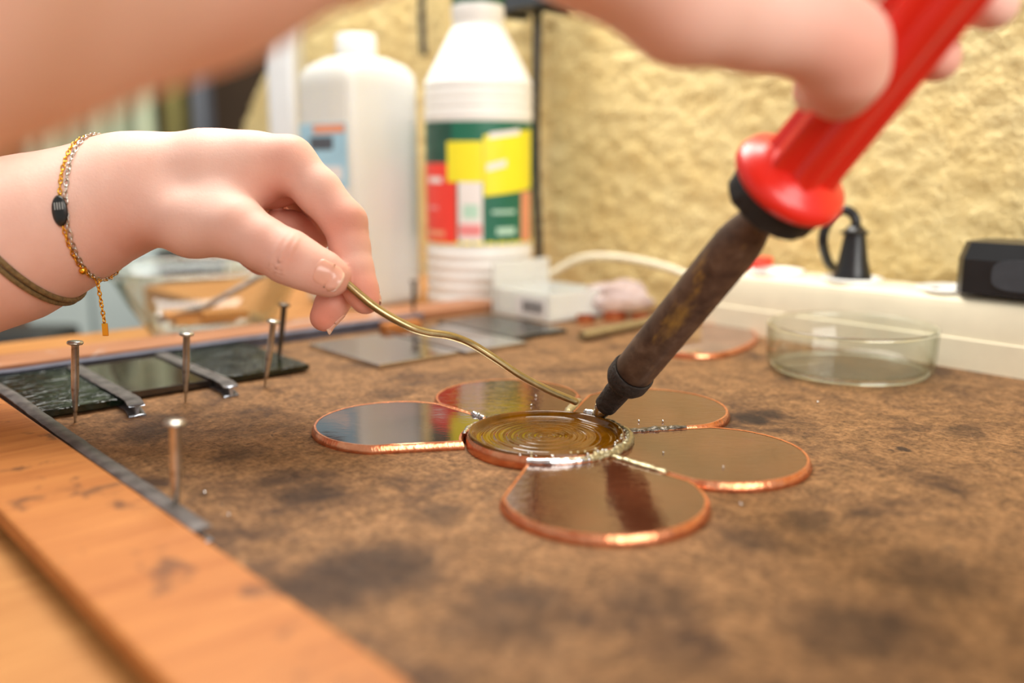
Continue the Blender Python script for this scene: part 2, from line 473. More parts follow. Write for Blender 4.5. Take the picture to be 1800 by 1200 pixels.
mesh('hem', *box(x0, x1, -0.035, 0.038, 0.0, 0.03, 0.004), M['pale_curtain'], th)
def upright(name, label, cat, px0, px1, Y, z1, mat, sub=None):
    c = (px0 + px1) / 2
    o = mesh(name, *box(px0 - c, px1 - c, -0.03, 0.03, 0, z1 - FLOOR, 0.006), mat, loc=(c, Y, FLOOR), smooth=False)
    return tag(o, label, cat)
upright('wooden_post', 'brown wooden post at the left edge behind the wrist', 'post', (-1.07686, 1.42000, 0.10660)[0], (-0.98614, 1.42000, 0.10660)[0], 1.42, 0.8, M['brown_wood'])
upright('hanging_cloth', 'olive cloth strip hanging against the dark opening', 'cloth', (-0.72293, 1.55000, 0.10559)[0], (-0.68142, 1.55000, 0.10559)[0], 1.55, 0.8, M['olive_cloth'])
upright('grey_pole', 'slate grey pole in the dark opening beside the olive strip', 'pole', (-0.64913, 1.50000, 0.10598)[0], (-0.62025, 1.50000, 0.10598)[0], 1.5, 0.8, M['slate_post'])
th = thing('cupboard', 'pale grey cupboard seen under the raised wrist', 'cupboard', ((-0.65335, 1.00000, -0.06096)[0], 1.0, FLOOR))
w = ((-0.55083, 1.00000, -0.06096)[0] - (-0.75673, 1.00000, -0.06096)[0]) / 2
H = (-0.64762, 1.00000, 0.00405)[2] - FLOOR
mesh('body', *box(-w, w, 0, 0.12, 0, H, 0.006), M['grey_door'], th, smooth=False)
for s in (-1, 1):
    d = mesh('door', *box(s * w * 0.5 - w * 0.46, s * w * 0.5 + w * 0.46, -0.016, -0.001, 0.06, H - 0.03, 0.004), M['grey_door'], th, smooth=False)
    mesh('handle', *box(s * 0.014 - 0.004, s * 0.014 + 0.004, -0.034, -0.016, 0.4, 0.5, 0.002), M['slate_post'], d, smooth=False)
th = thing('storage_crate', 'dark grey crate with a lid behind the glass bowl', 'crate', ((-0.48703, 0.92000, -0.05044)[0], 0.92, FLOOR))
w = ((-0.45184, 0.92000, -0.05044)[0] - (-0.51895, 0.92000, -0.05044)[0]) / 2
H = (-0.48607, 0.92000, -0.00137)[2] - FLOOR
mesh('body', *box(-w, w, 0, 0.1, 0, H - 0.03, 0.006), M['dark_box'], th, smooth=False)
mesh('lid', *box(-w - 0.004, w + 0.004, -0.005, 0.105, H - 0.03, H, 0.006), M['charcoal_box'], th, smooth=False)
o = mesh('black_case', *join(box(-0.09, 0.09, -0.05, 0.05, 0, 0.7, 0.01), box(-0.092, 0.092, -0.052, 0.052, 0.62, 0.66, 0.004)), M['charcoal_box'], loc=((-0.65666, 0.72000, -0.06631)[0], 0.72, FLOOR), smooth=False)
tag(o, 'black case beyond the bench at the far left edge', 'case')

# ------------------------------------------------------------------ workbench
BT = -0.004
th = thing('workbench', 'golden wooden workbench top behind the back batten', 'workbench', uv(0.13, 0.3, FLOOR), BROT)
H = BT - FLOOR
mesh('bench_top', *box(-0.40, 0.378, -0.47, 0.452, H - 0.03, H, 0.003), M['bench_wood'], th, smooth=False)
mesh('bench_top', *box(0.10, 0.378, 0.453, 0.70, H - 0.03, H, 0.003), M['bench_wood'], th, smooth=False)
for x in (-0.34, 0.33):
    for y in (-0.41, 0.39):
        mesh('leg', *box(x - 0.03, x + 0.03, y - 0.03, y + 0.03, 0, H - 0.03, 0.003), M['bench_wood'], th, smooth=False)
# hardboard
o = mesh('hardboard_sheet', *box(-0.155, 0.374, -0.455, 0.34, -0.004, 0, 0.0008), M['board'], loc=uv(0.13, 0.3, 0), rot=BROT, smooth=False)
tag(o, 'worn brown hardboard sheet with burn stains under the glass flower', 'board')

# battens
th = tag(mesh('wooden_batten', *box(-0.044, -0.0035, -0.62, 0.055, 0, 0.007, 0.0015), M['batten_orange'], loc=uv(0, 0, 0), rot=(0, 0, BA + 0.026), smooth=False),
    'orange wooden batten running out of focus at the lower left', 'batten')
tag(mesh('wooden_batten', *box(-0.003, 0.395, 0.0115, 0.048, 0, 0.007, 0.0015), M['batten_pale'], loc=uv(0, 0, 0), rot=BROT, smooth=False),
    'pale worn wooden batten behind the row of dark panes', 'batten')

# lead cames: H section
def came_profile(w, h, th=0.0011, heart=0.0016):
    a, b = w / 2, heart / 2
    return [(-a, 0), (a, 0), (a, th * 0.8), (b, th), (b, h - th), (a * 0.98, h - th * 0.9), (a, h - th * 0.4), (a * 0.5, h), (-a * 0.5, h), (-a, h - th * 0.4), (-a * 0.98, h - th * 0.9), (-b, h - th), (-b, th), (-a, th * 0.8)]
def came(label, path, w, h, group, cut=True, mat='lead'):
    prof = came_profile(w, h)
    P = spline(path, 10); n = len(prof); vs, fs = [], []
    for i, p in enumerate(P):
        t = (P[min(i + 1, len(P) - 1)] - P[max(i - 1, 0)]).normalized()
        s = t.cross(Vector((0, 0, 1))).normalized()
        jit = 0.0003 * noise.noise(p * 150)
        for x, z in prof: vs.append(p + s * (x + jit) + Vector((0, 0, z * (1 + 0.06 * noise.noise(p * 220)))))
    for i in range(len(P) - 1):
        for k in range(n):
            l = (k + 1) % n
            fs.append((i * n + k, i * n + l, (i + 1) * n + l, (i + 1) * n + k))
    fs.append(list(range(n))[::-1]); e = len(P) - 1
    fs.append([e * n + k for k in range(n)])
    th = thing('lead_came', label, 'lead came', tuple(P[0]))
    mesh('channel', local(th, vs), fs, M[mat], th, smooth=True, angle=40)
    if cut:
        t = (P[-1] - P[-2]).normalized(); s = t.cross(Vector((0, 0, 1)))
        q = [P[-1] + s * (x * 0.96 + 0.0002 * random.uniform(-1, 1)) + Vector((0, 0, z * 0.97 + 0.00005)) + t * (0.0003 + 0.0004 * random.random()) for x, z in prof]
        q2 = [p - t * 0.0012 for p in q]
        f2 = [list(range(n)), list(range(n, 2 * n))[::-1]] + [(i, (i + 1) % n, n + (i + 1) % n, n + i) for i in range(n)]
        mesh('cut_end', local(th, q + q2), f2, M['lead_cut'], th, smooth=False)
    return th
came('long lead strip along the orange batten in the left foreground', [uv(0.002, 0.012, 0.0002), uv(0.0036, 0.06, 0.0012), uv(0.0046, 0.12, 0.0006), uv(0.0062, 0.2, 0), uv(0.0084, 0.29, 0)], 0.0064, 0.0060, 'lead')
came('long grey lead strip along the pale back batten', [uv(0.0, 0.0005, 0), uv(0.08, -0.001, 0), uv(0.16, -0.003, 0), uv(0.24, -0.005, 0), uv(0.305, -0.0065, 0)], 0.0085, 0.0068, 'lead', mat='blue_lead')
came('short lead strip between the first rippled pane and the smoky pane', [uv(0.0485, 0.009, 0), uv(0.048, 0.06, 0), uv(0.0475, 0.105, 0.0004), uv(0.0455, 0.1215, 0)], 0.0078, 0.0062, 'lead')
came('short lead strip between the smoky pane and the far rippled pane', [uv(0.0995, 0.007, 0), uv(0.099, 0.06, 0), uv(0.0985, 0.1, 0.0003), uv(0.096, 0.1155, 0)], 0.0078, 0.0062, 'lead')

# panes in the lead frame
def pane(label, u0, u1, v0, v1, mat, z0=0.0013, h=0.0034, skew=0.0):
    c = ((u0 + u1) / 2, (v0 + v1) / 2)
    P = [(u0 - c[0], -(v0 - c[1])), (u1 - c[0], -(v0 - c[1])), (u1 - c[0] - skew, -(v1 - c[1])), (u0 - c[0], -(v1 - c[1]))]
    vs, fs = prism(P, 0, h)
    bm = bmesh.new(); vv = [bm.verts.new(v) for v in vs]
    for f in fs: bm.faces.new([vv[i] for i in f])
    bmesh.ops.bevel(bm, geom=bm.edges[:], offset=0.0003, segments=1, affect='EDGES')
    bm.verts.index_update(); r = [v.co.copy() for v in bm.verts], [[v.index for v in f.verts] for f in bm.faces]; bm.free()
    o = mesh('sheet_glass', *r, mat, loc=uv(*c, z0), rot=BROT, smooth=False)
    return tag(o, label, 'glass pane')
pane('dark green rippled glass pane nearest the left foreground lead strip', 0.0062, 0.0466, 0.0052, 0.100, M['green_ripple_glass'])
pane('smooth smoky brown glass pane between the two short lead strips', 0.0502, 0.0976, 0.0040, 0.090, M['smoke_glass'])
pane('dark green rippled glass pane at the far end of the lead row', 0.1012, 0.156, 0.0030, 0.090, M['green_ripple_glass'])
# loose squares
pane('loose dark glass rectangle nearest the pinched fingers', 0.190, 0.2495, 0.026, 0.1125, M['dark_square_glass'], 0.0, 0.003)
pane('loose dark glass rectangle in the middle of the three', 0.2525, 0.304, 0.026, 0.1165, M['dark_square_glass'], 0.0, 0.003)
pane('loose dark green glass rectangle farthest from the hand', 0.3065, 0.358, 0.012, 0.100, M['dark_green_square'], 0.0, 0.003)

# nails
def nail(label, base, top, mat, r=0.0018):
    b, t = Vector(base), Vector(top); L = (t - b).length
    th = thing('nail', label, 'nail', tuple(b), (t - b).to_track_quat('Z', 'Y').to_euler(), 'nails holding the lead frame')
    mesh('shank', *lathe([(0.0, -0.001), (0.0005, 0), (r * 0.62, L * 0.18), (r * 0.98, L * 0.42), (r, L * 0.6), (r * 0.95, L - 0.002), (r * 1.15, L - 0.0012), (0, L - 0.0012)], 20), mat, th)
    mesh('head', *lathe([(0, L - 0.0016), (r * 1.25, L - 0.0016), (r * 1.9, L - 0.0012), (r * 2.05, L - 0.0006), (r * 1.9, L), (r * 1.1, L + 0.0004), (0, L + 0.0005)], 24), mat, th)
nail('rusty steel nail standing before the first rippled pane', (-0.22209, 0.03559, 0.00000), (-0.21849, 0.03559, 0.03906), M['nail'])
nail('upright steel nail standing before the smoky pane', (-0.18304, 0.07342, 0.00000), (-0.17998, 0.07342, 0.03608), M['nail'])
nail('slightly leaning steel nail before the far rippled pane', (-0.15073, 0.10506, 0.00000), (-0.14387, 0.10506, 0.03709), M['nail'])
nail('dark nail standing behind the leaning nail', (-0.15699, 0.15963, 0.00000), (-0.15137, 0.15963, 0.03777), M['nail_dark'])
nail('out of focus nail in the foreground by the orange batten', (-0.13125, -0.08208, 0.00000), (-0.12959, -0.08208, 0.03444), M['nail'])
nail('thin dark nail in the back batten beside the white bottle', (-0.09206, 0.32386, 0.00000), (-0.09142, 0.32386, 0.03100), M['nail_dark'], 0.0016)

# ------------------------------------------------------------------ glass flower
U = 0.034
TH = 0.0036
DR = 1.0 * U                          # disc glass radius
FLOWER = thing('stained_glass_flower', 'copper-foiled glass flower being soldered, five brown petals around an amber disc', 'glass flower', (0, 0, 0))
ANG = [161.0, 103.5, 43.0, -17.0, -75.5]
def petal_outline(a, hw=28.6, d=2.138, r=1.085, inner=1.075):
    # radial sides tangent-ish to an outer circle; inner edge is concave around the disc
    A = math.radians(a); W_ = math.radians(hw); pts = []
    # where the side ray meets the outer circle (far crossing)
    b = d * math.cos(W_); disc = b * b - (d * d - r * r)
    s = b + math.sqrt(max(disc, 0))
    p = (s * math.cos(W_), s * math.sin(W_))
    a0 = math.atan2(p[1], p[0] - d)
    n = 40
    for i in range(n + 1):
        t = a0 - 2 * a0 * i / n
        pts.append((d + r * math.cos(t), r * math.sin(t)))
    for i in range(1, 6):
        t = i / 6; q = s + (inner - s) * t
        pts.append((q * math.cos(-W_), q * math.sin(-W_)))
    m = 12
    for i in range(m + 1):
        t = -W_ + 2 * W_ * i / m
        pts.append((inner * math.cos(t), inner * math.sin(t)))
    for i in range(1, 6):
        t = i / 6; q = inner + (s - inner) * t
        pts.append((q * math.cos(W_), q * math.sin(W_)))
    return [Vector((U * (x * math.cos(A) - y * math.sin(A)), U * (x * math.sin(A) + y * math.cos(A)), 0)) for x, y in pts][::-1]
def offs(pts, o):
    n = len(pts); out = []
    for i, p in enumerate(pts):
        a = (p - pts[i - 1]); b = (pts[(i + 1) % n] - p)
        a = a.normalized() if a.length > 1e-9 else b.normalized(); b = b.normalized() if b.length > 1e-9 else a
        na, nb = Vector((a.y, -a.x, 0)), Vector((b.y, -b.x, 0))
        m = (na + nb)
        m = m.normalized() / max(0.5, math.sqrt((1 + na.dot(nb)) / 2))
        out.append(p + m * o)
    return out
def foil_ring(pts, z0, z1, wid, jit=0.00012, seed=0):
    rows = [(-wid, z1 + 0.00010), (-0.0003, z1 + 0.00022), (0.0, z1 - 0.0001), (0.00045, z1 - 0.0011), (0.00082, z1 - 0.0021), (0.00090, z0 + 0.0008), (0.0007, z0), (-wid, z0 + 0.00002)]
    n = len(pts); L = [offs(pts, o) for o, _ in rows]; vs, fs = [], []
    for k, (o, z) in enumerate(rows):
        for i in range(n):
            p = L[k][i]; q = noise.noise(Vector((p.x * 260 + seed, p.y * 260, z * 500)))
            d = (L[5][i] - L[0][i]).normalized() * q * jit * (2.2 if k == 0 else 1)
            vs.append((p.x + d.x, p.y + d.y, z + (q * 0.00006 if 0 < k < 6 else 0)))
    m = len(rows)
    for k in range(m):
        l = (k + 1) % m
        if k == m - 1: continue
        for i in range(n):
            j = (i + 1) % n
            fs.append((k * n + i, k * n + j, l * n + j, l * n + i))
    return vs, fs
for i, a in enumerate(ANG):
    O = petal_outline(a)
    # glass
    inn = offs(O, -0.0001); n = len(inn)
    vs, fs = prism([(p.x, p.y) for p in inn], 0.0002, TH)
    g = mesh('petal', vs, fs, M['mauve_glass'] if i == 0 else M['brown_glass'], FLOWER, smooth=False)
    g['label'] = ['mauve brown petal lying at the left', 'brown petal at the back left', 'brown petal at the back right under the iron', 'brown petal at the right', 'brown petal nearest the viewer'][i]
    f = mesh('copper_foil', *foil_ring(O, 0.0, TH, 0.0013, seed=i * 9.1), M['foil'], g, smooth=True, angle=50)
    f['label'] = 'copper foil wrapped around the petal edge'
# centre disc: pressed amber glass with concentric ridges
prof = [(0.0, 0.0006), (DR * 0.985, 0.0006), (DR * 0.995, 0.0058), (DR * 0.985, 0.0066), (DR * 0.965, 0.0068), (DR * 0.945, 0.0064), (DR * 0.915, 0.0050), (DR * 0.895, 0.0043)]
r = 0.885
while r > 0.04:
    z = 0.0042 + 0.00008 * math.sin(r * 40)
    amp = 0.00010 if r > 0.2 else 0.00007
    for ph in (0, 0.17, 0.33, 0.5, 0.67, 0.83):
        prof.append((DR * (r - 0.074 * ph), z + amp * math.sin(2 * math.pi * ph)))
    r -= 0.074
prof.append((0.0, 0.0042))
disc = mesh('amber_disc', *lathe(prof, 96, wob=lambda a, j: 1 + (0.012 * math.sin(2 * a + j * 0.13) + 0.008 * math.sin(3 * a + j * 0.21)) * (1 if 8 <= j else 0) * min(1, (len(prof) - j) / 12)), M['amber'], FLOWER)
disc['label'] = 'round amber glass with concentric pressed rings'
circ = [Vector((DR * 1.0 * math.cos(2 * math.pi * i / 90), DR * math.sin(2 * math.pi * i / 90), 0)) for i in range(90)]
f = mesh('copper_foil', *foil_ring(circ, 0.0, 0.0056, 0.0006, 0.0001, 50), M['foil'], disc, smooth=True, angle=50)
f['label'] = 'copper foil around the amber disc'
# solder seams
def bead_path(pts, r, name, mat, label, flat=0.6, bump=0.3):
    P = spline(pts, 10)
    vs, fs = tube(P, lambda t: r * (0.75 + 0.25 * math.sin(math.pi * min(1, max(0, t))) ) , 14)
    out = []
    for v in vs:
        v = Vector(v); q = noise.noise(v * 420) * bump * r + noise.noise(v * 1100) * bump * 0.4 * r
        c = min(P, key=lambda p: (p - v).length)
        d = (v - c); d = d * (1 + q / max(d.length, 1e-6)); d.z *= flat
        out.append(c + d)
    o = mesh(name, out, fs, M[mat], FLOWER); o['label'] = label
    return o
def ray_pts(a, r0, r1, z, n=5):
    return [(U * (r0 + (r1 - r0) * i / n) * math.cos(math.radians(a)), U * (r0 + (r1 - r0) * i / n) * math.sin(math.radians(a)), z) for i in range(n + 1)]
def arc_pts(a0, a1, r, z, n=14):
    return [(U * r * math.cos(math.radians(a0 + (a1 - a0) * i / n)), U * r * math.sin(math.radians(a0 + (a1 - a0) * i / n)), z) for i in range(n + 1)]
bead_path(ray_pts(13, 1.06, 1.92, TH + 0.0003), 0.0020, 'solder_seam', 'solder_dark', 'dark flux covered solder seam at the right', 0.55, 0.45)
bead_path(ray_pts(-46.3, 1.04, 1.9, TH + 0.0003), 0.0018, 'solder_seam', 'solder_dull', 'brassy solder seam between the two nearest petals', 0.6, 0.3)
bead_path(ray_pts(73.3, 1.1, 1.9, TH + 0.0003), 0.0023, 'solder_seam', 'solder_dull', 'pale solder seam under the wire tip', 0.55, 0.25)
bead_path(arc_pts(-104, -62, 1.055, TH + 0.0007), 0.0019, 'solder_seam', 'solder_bright', 'shiny fresh solder in front of the amber disc', 0.9, 0.12)
bead_path(arc_pts(-64, 14, 1.06, TH + 0.0010), 0.0021, 'solder_seam', 'solder_dull', 'dull solder bead along the right of the disc', 0.95, 0.4)
bead_path(arc_pts(14, 66, 1.05, TH + 0.0008), 0.0017, 'solder_seam', 'solder_dark', 'solder bead behind the disc under the iron', 0.9, 0.4)
bead_path(ray_pts(132.3, 1.2, 1.48, TH + 0.0004, 3), 0.0017, 'solder_tack', 'solder_bright', 'silver tack between left and back petals', 0.8, 0.6)
bead_path(arc_pts(150, 176, 1.05, TH + 0.0009, 4), 0.0013, 'solder_tack', 'solder_bright', 'silver tack joining left petal to disc', 0.9, 0.6)
bead_path(arc_pts(50, 58, 1.07, TH + 0.0024, 4), 0.0022, 'solder_drop', 'solder_bright', 'molten solder drop under the iron tip', 1.0, 0.2)
# tiny solder crumbs on the disc rim
for i in range(34):
    a = random.uniform(-112, 8); rr = random.uniform(0.955, 1.04)
    s = random.uniform(0.0003, 0.0007)
    mesh('solder_crumb', *lathe([(0, -s), (s * 0.8, -s * 0.5), (s, 0), (s * 0.7, s * 0.6), (0, s)], 7), M[random.choice(['solder_bright', 'solder_dull'])], FLOWER,
         loc=(U * rr * math.cos(math.radians(a)), U * rr * math.sin(math.radians(a)), 0.0068 if rr < 0.99 else 0.0062))

# loose solder beads
def bead(label, p, r):
    o = mesh('solder_bead', *lathe([(r * math.sin(math.pi * i / 8), r - r * math.cos(math.pi * i / 8)) for i in range(9)], 14), M['solder_bright'], loc=p)
    tag(o, label, 'solder bead', 'stray solder beads')
for lab, p, r in (
    ('tiny silver solder bead on the board left of the flower', (-0.12892, -0.05988, 0.00000), 0.0006),
    ('faint silver solder bead on the board at lower left centre', (-0.11357, -0.08104, 0.00000), 0.0005),
    ('tiny silver solder bead on the board below the clear dish', (0.14190, 0.07115, 0.00000), 0.0006),
    ('tiny silver solder bead on the board below the right petal', (0.06737, -0.07135, 0.00000), 0.0006),
    ('tiny solder bead on the back right petal, left of two', (0.04370, 0.02374, 0.00370), 0.0005),
    ('tiny solder bead on the back right petal, right of two', (0.05472, 0.02374, 0.00370), 0.0005),
    ('tiny solder bead on the middle of the right petal', (0.06778, -0.04101, 0.00370), 0.0004),
    ('tiny solder bead near the disc end of the right petal', (0.04744, -0.02247, 0.00370), 0.0004),
    ('tiny solder bead on the back left petal beside the wire', (-0.00258, 0.06964, 0.00370), 0.0005),
    ('tiny solder bead on the back left petal near the disc', (-0.00527, 0.05185, 0.00370), 0.0005)):
    bead(lab, p, r)

# ------------------------------------------------------------------ solder wire
W_ = [(-0.09318, 0.00391, 0.07721), (-0.08792, 0.00218, 0.07354), (-0.08398, 0.00103, 0.07030), (-0.07267, 0.00067, 0.06063), (-0.05987, 0.00313, 0.05236), (-0.05171, 0.00650, 0.04876), (-0.04220, 0.01113, 0.04638), (-0.03300, 0.01635, 0.04179), (-0.02244, 0.01900, 0.03449), (-0.01089, 0.02240, 0.02582), (0.00229, 0.02693, 0.01775), (0.01255, 0.03049, 0.01248), (0.01613, 0.03183, 0.01048)]
P = spline(W_, 8)
th = thing('solder_wire', 'bent brass-coloured solder wire held in the left hand', 'solder wire', tuple(P[-1]))
mesh('wire', local(th, tube(P, lambda t: 0.00175 if t < 0.965 else 0.00175 - 0.0012 * (t - 0.965) / 0.035, 16)[0]), tube(P, 0.0017, 16)[1], M['solder_wire'], th)

# ------------------------------------------------------------------ soldering iron
AX = Vector((0.3461, -0.6211, 0.7032)).normalized()
TIP = Vector((0.0374, 0.0031, 0.0316)) - AX * 0.0355
IR = AX.to_track_quat('Z', 'Y').to_euler()
th = thing('soldering_iron', 'soldering iron with red handle and burnt brown barrel touching the flower', 'soldering iron', tuple(TIP), IR)
tip = mesh('tip', *lathe([(0, -0.0005), (0.0022, 0.0), (0.0036, 0.003), (0.0043, 0.0065), (0.0044, 0.011), (0, 0.011)], 24, wob=lambda a, j: 1 + 0.08 * math.sin(2 * a + j)), M['solder_bright'], th)
tip['label'] = 'tinned silver tip'
vs, fs = lathe([(0, 0.0075), (0.0046, 0.0075), (0.0052, 0.0085), (0.0054, 0.012)] + [(0.0054 + 0.0001 * i, 0.012 + 0.0035 * i) for i in range(1, 5)] + [(0.0058, 0.028), (0, 0.028)], 40)
vs = [Vector(v) * (1 + 0) + Vector((v[0], v[1], 0)).normalized() * (0.0003 * noise.noise(Vector(v) * 500)) if (v[0] or v[1]) else v for v in vs]
mesh('tip_shaft', vs, fs, M['sooty_steel'], th, angle=60)['label'] = 'sooty black bit shaft'
mesh('collar', *lathe([(0, 0.0265), (0.0058, 0.0265), (0.0086, 0.028), (0.0097, 0.0305), (0.0098, 0.0362), (0.0095, 0.0372), (0.0088, 0.0372), (0.0086, 0.036), (0, 0.036)], 48), M['sooty_steel'], th, angle=40)['label'] = 'black retaining collar'
mesh('barrel', *lathe([(0, 0.0372), (0.0083, 0.0372), (0.0088, 0.038), (0.0089, 0.05), (0.0089, 0.118), (0.0088, 0.1215), (0.0079, 0.127), (0.0060, 0.135), (0.0055, 0.139), (0.0054, 0.150), (0, 0.150)], 56), M['burnt'], th, angle=40)['label'] = 'heat-browned steel barrel'
vs, fs = lathe([(0, 0.1405), (0.0085, 0.1405), (0.0150, 0.1412), (0.0166, 0.1428), (0.0170, 0.1490), (0.0165, 0.1515), (0, 0.1515)], 64)
vs = [Vector((v[0], v[1], v[2])) + Vector((v[0], v[1], 0)) * 0.07 * noise.noise(Vector(v) * 220) for v in vs]
mesh('washer', vs, fs, M['black_rubber'], th, angle=40)['label'] = 'charred black washer under the red flange'
mesh('flange', *lathe([(0, 0.1508), (0.0150, 0.1508), (0.0186, 0.1514), (0.0200, 0.1528), (0.0202, 0.1550), (0.0192, 0.1572), (0.0170, 0.1588), (0.0145, 0.1600), (0.012, 0.162), (0, 0.162)], 72), M['red'], th)['label'] = 'round red flange'
# fluted hexagonal grip
prof = []
ROWS = [(0.158, 0.0140), (0.160, 0.0134), (0.166, 0.0129), (0.180, 0.0126), (0.20, 0.0122), (0.225, 0.0116), (0.25, 0.0112), (0.275, 0.0118), (0.287, 0.0112), (0.29, 0.009)]
vs, fs = [], []; NS = 96
for z, r in ROWS:
    for i in range(NS):
        a = 2 * math.pi * i / NS + 0.30
        s = (a * 6 / (2 * math.pi)) % 1.0
        hexr = math.cos(math.pi / 6) / math.cos((s - 0.5) * math.pi / 3)
        w = hexr * 0.95 + 0.07 - 0.09 * math.exp(-((s - 0.5) / 0.18) ** 2)
        vs.append((r * w * math.cos(a), r * w * math.sin(a), z))
for j in range(len(ROWS) - 1):
    for i in range(NS):
        k = (i + 1) % NS
        fs.append((j * NS + i, j * NS + k, (j + 1) * NS + k, (j + 1) * NS + i))
fs.append(list(range(NS))[::-1]); fs.append([(len(ROWS) - 1) * NS + i for i in range(NS)])
mesh('handle', vs, fs, M['red'], th, angle=28)['label'] = 'fluted red plastic handle'
mesh('cord', *tube(spline([(0, 0, 0.289), (0, 0, 0.31), (0.01, 0.01, 0.35), (0.05, 0.03, 0.42)], 8), 0.0032, 12), M['black_plastic'], th)['label'] = 'black mains cord'

# ------------------------------------------------------------------ clear dish
c = Vector((0.18450, 0.14550, 0.00000)) + Vector((0, 0, 0.0004))
th = thing('glass_dish', 'clear round glass dish in front of the power strip', 'dish', tuple(c))
mesh('vessel', *lathe([(0, 0.0), (0.040, 0.0), (0.0445, 0.0008), (0.0465, 0.003), (0.0472, 0.007), (0.0478, 0.0258), (0.0463, 0.0258), (0.0455, 0.0065), (0.043, 0.0036), (0.038, 0.0028), (0, 0.0028)], 96), M['clear_glass'], th, angle=60)
mesh('rim', *tube([(0.04705 * math.cos(2 * math.pi * i / 96), 0.04705 * math.sin(2 * math.pi * i / 96), 0.0266) for i in range(96)], 0.0011, 10, True), M['thick_glass'], th)
mesh('foot_ring', *tube([(0.0430 * math.cos(2 * math.pi * i / 96), 0.0430 * math.sin(2 * math.pi * i / 96), 0.0020) for i in range(96)], 0.0014, 10, True), M['thick_glass'], th)

# leftover foiled piece behind the dish
pc = (0.12596, 0.22930, 0.00000)
th = thing('foiled_glass_piece', 'spare copper-foiled glass piece lying behind the dish', 'glass piece', pc)
O = [Vector(p) - Vector(pc) for p in ((0.07801, 0.20056, 0.00000), (0.08639, 0.18453, 0.00000), (0.10095, 0.17599, 0.00000), (0.12032, 0.18281, 0.00000), (0.14323, 0.21174, 0.00000), (0.15618, 0.24367, 0.00000), (0.15389, 0.27445, 0.00000), (0.12926, 0.28616, 0.00000), (0.10105, 0.26987, 0.00000), (0.08139, 0.23538, 0.00000))]
O = spline(O, 5, True)
g = mesh('glass', *prism([(p.x, p.y) for p in offs(O, -0.0001)], 0.0002, TH), M['spare_brown_glass'], th, smooth=False)
mesh('copper_foil', *foil_ring(O, 0, TH, 0.002, seed=77), M['foil'], th, angle=50)

# ------------------------------------------------------------------ power strip
LS, WS, HS = 0.52, 0.050, 0.043
CORD = spline([uv(0.42, -0.03, 0.004), uv(0.452, -0.008, 0.030), uv(0.466, 0.012, 0.041), uv(0.480, 0.04, 0.042), uv(0.485, 0.08, 0.038), uv(0.485, 0.11, 0.032), uv(0.480, 0.149, 0.022)], 10)
th = thing('power_strip', 'cream power strip along the yellow wall', 'power strip', uv(0.4525, 0.148, 0), BROT)
prof = [(0, 0), (WS, 0), (WS, HS * 0.45), (WS - 0.001, HS * 0.5), (WS - 0.001, HS - 0.005), (WS - 0.006, HS), (0.008, HS), (0.003, HS - 0.003), (0.0012, HS - 0.008), (0.0012, HS * 0.43), (0.0, HS * 0.42), (0, 0)][:-1]
vs, fs = extrude_y(prof, 0, -LS)
mesh('body', vs, fs, M['cream_plastic'], th, smooth=True, angle=35)
for i, vv in enumerate((0.045, 0.104, 0.170, 0.235, 0.295, 0.355)):
    s = mesh('socket', *lathe([(0, 0), (0.0185, 0), (0.020, 0.0008), (0.0203, 0.0022), (0.0192, 0.0028), (0.0178, 0.002), (0.0172, 0.0006), (0, 0.0006)], 40), M['socket_white'], th, loc=(WS / 2, -vv, HS - 0.0004))
    for y in (-0.0095, 0.0095):
        mesh('contact_hole', *lathe([(0, 0.0), (0.0024, 0.0), (0.0024, 0.0009), (0, 0.0009)], 14), M['black_plastic'], s, loc=(0, y, 0))
sw = mesh('switch', *box(-0.010, 0.010, -0.012, 0.012, 0, 0.007, 0.0015), M['red_print'], th, loc=(WS / 2 + 0.008, -0.019, HS + 0.0022))
sw['label'] = 'red rocker switch'
mesh('cord', local(th, tube(CORD, 0.0030, 12)[0]), tube(CORD, 0.0030, 12)[1], M['cream_plastic'], th)['label'] = 'cream cord curving along the wall'
# plug with bent cord
pp = uv(0.4525 + WS / 2, 0.148 + 0.104, HS + 0.0005)
th = thing('power_plug', 'black round plug with looping cord in the power strip', 'plug', pp, BROT)
mesh('plug_body', *lathe([(0, 0), (0.0125, 0), (0.0126, 0.002), (0.0114, 0.006), (0.0096, 0.013), (0.0082, 0.022), (0.0072, 0.028), (0.0070, 0.0305), (0.0092, 0.0310), (0.0094, 0.0322), (0.0068, 0.0332), (0.0048, 0.036), (0, 0.036)], 36), M['black_plastic'], th, angle=40)
mesh('cord', *tube(spline([(0, 0, 0.034), (0, 0.0005, 0.041), (-0.001, 0.006, 0.046), (-0.002, 0.014, 0.045), (-0.002, 0.020, 0.036), (-0.002, 0.022, 0.024), (0.008, 0.023, 0.010), (0.019, 0.024, 0.004)], 8), 0.0033, 12), M['black_plastic'], th)
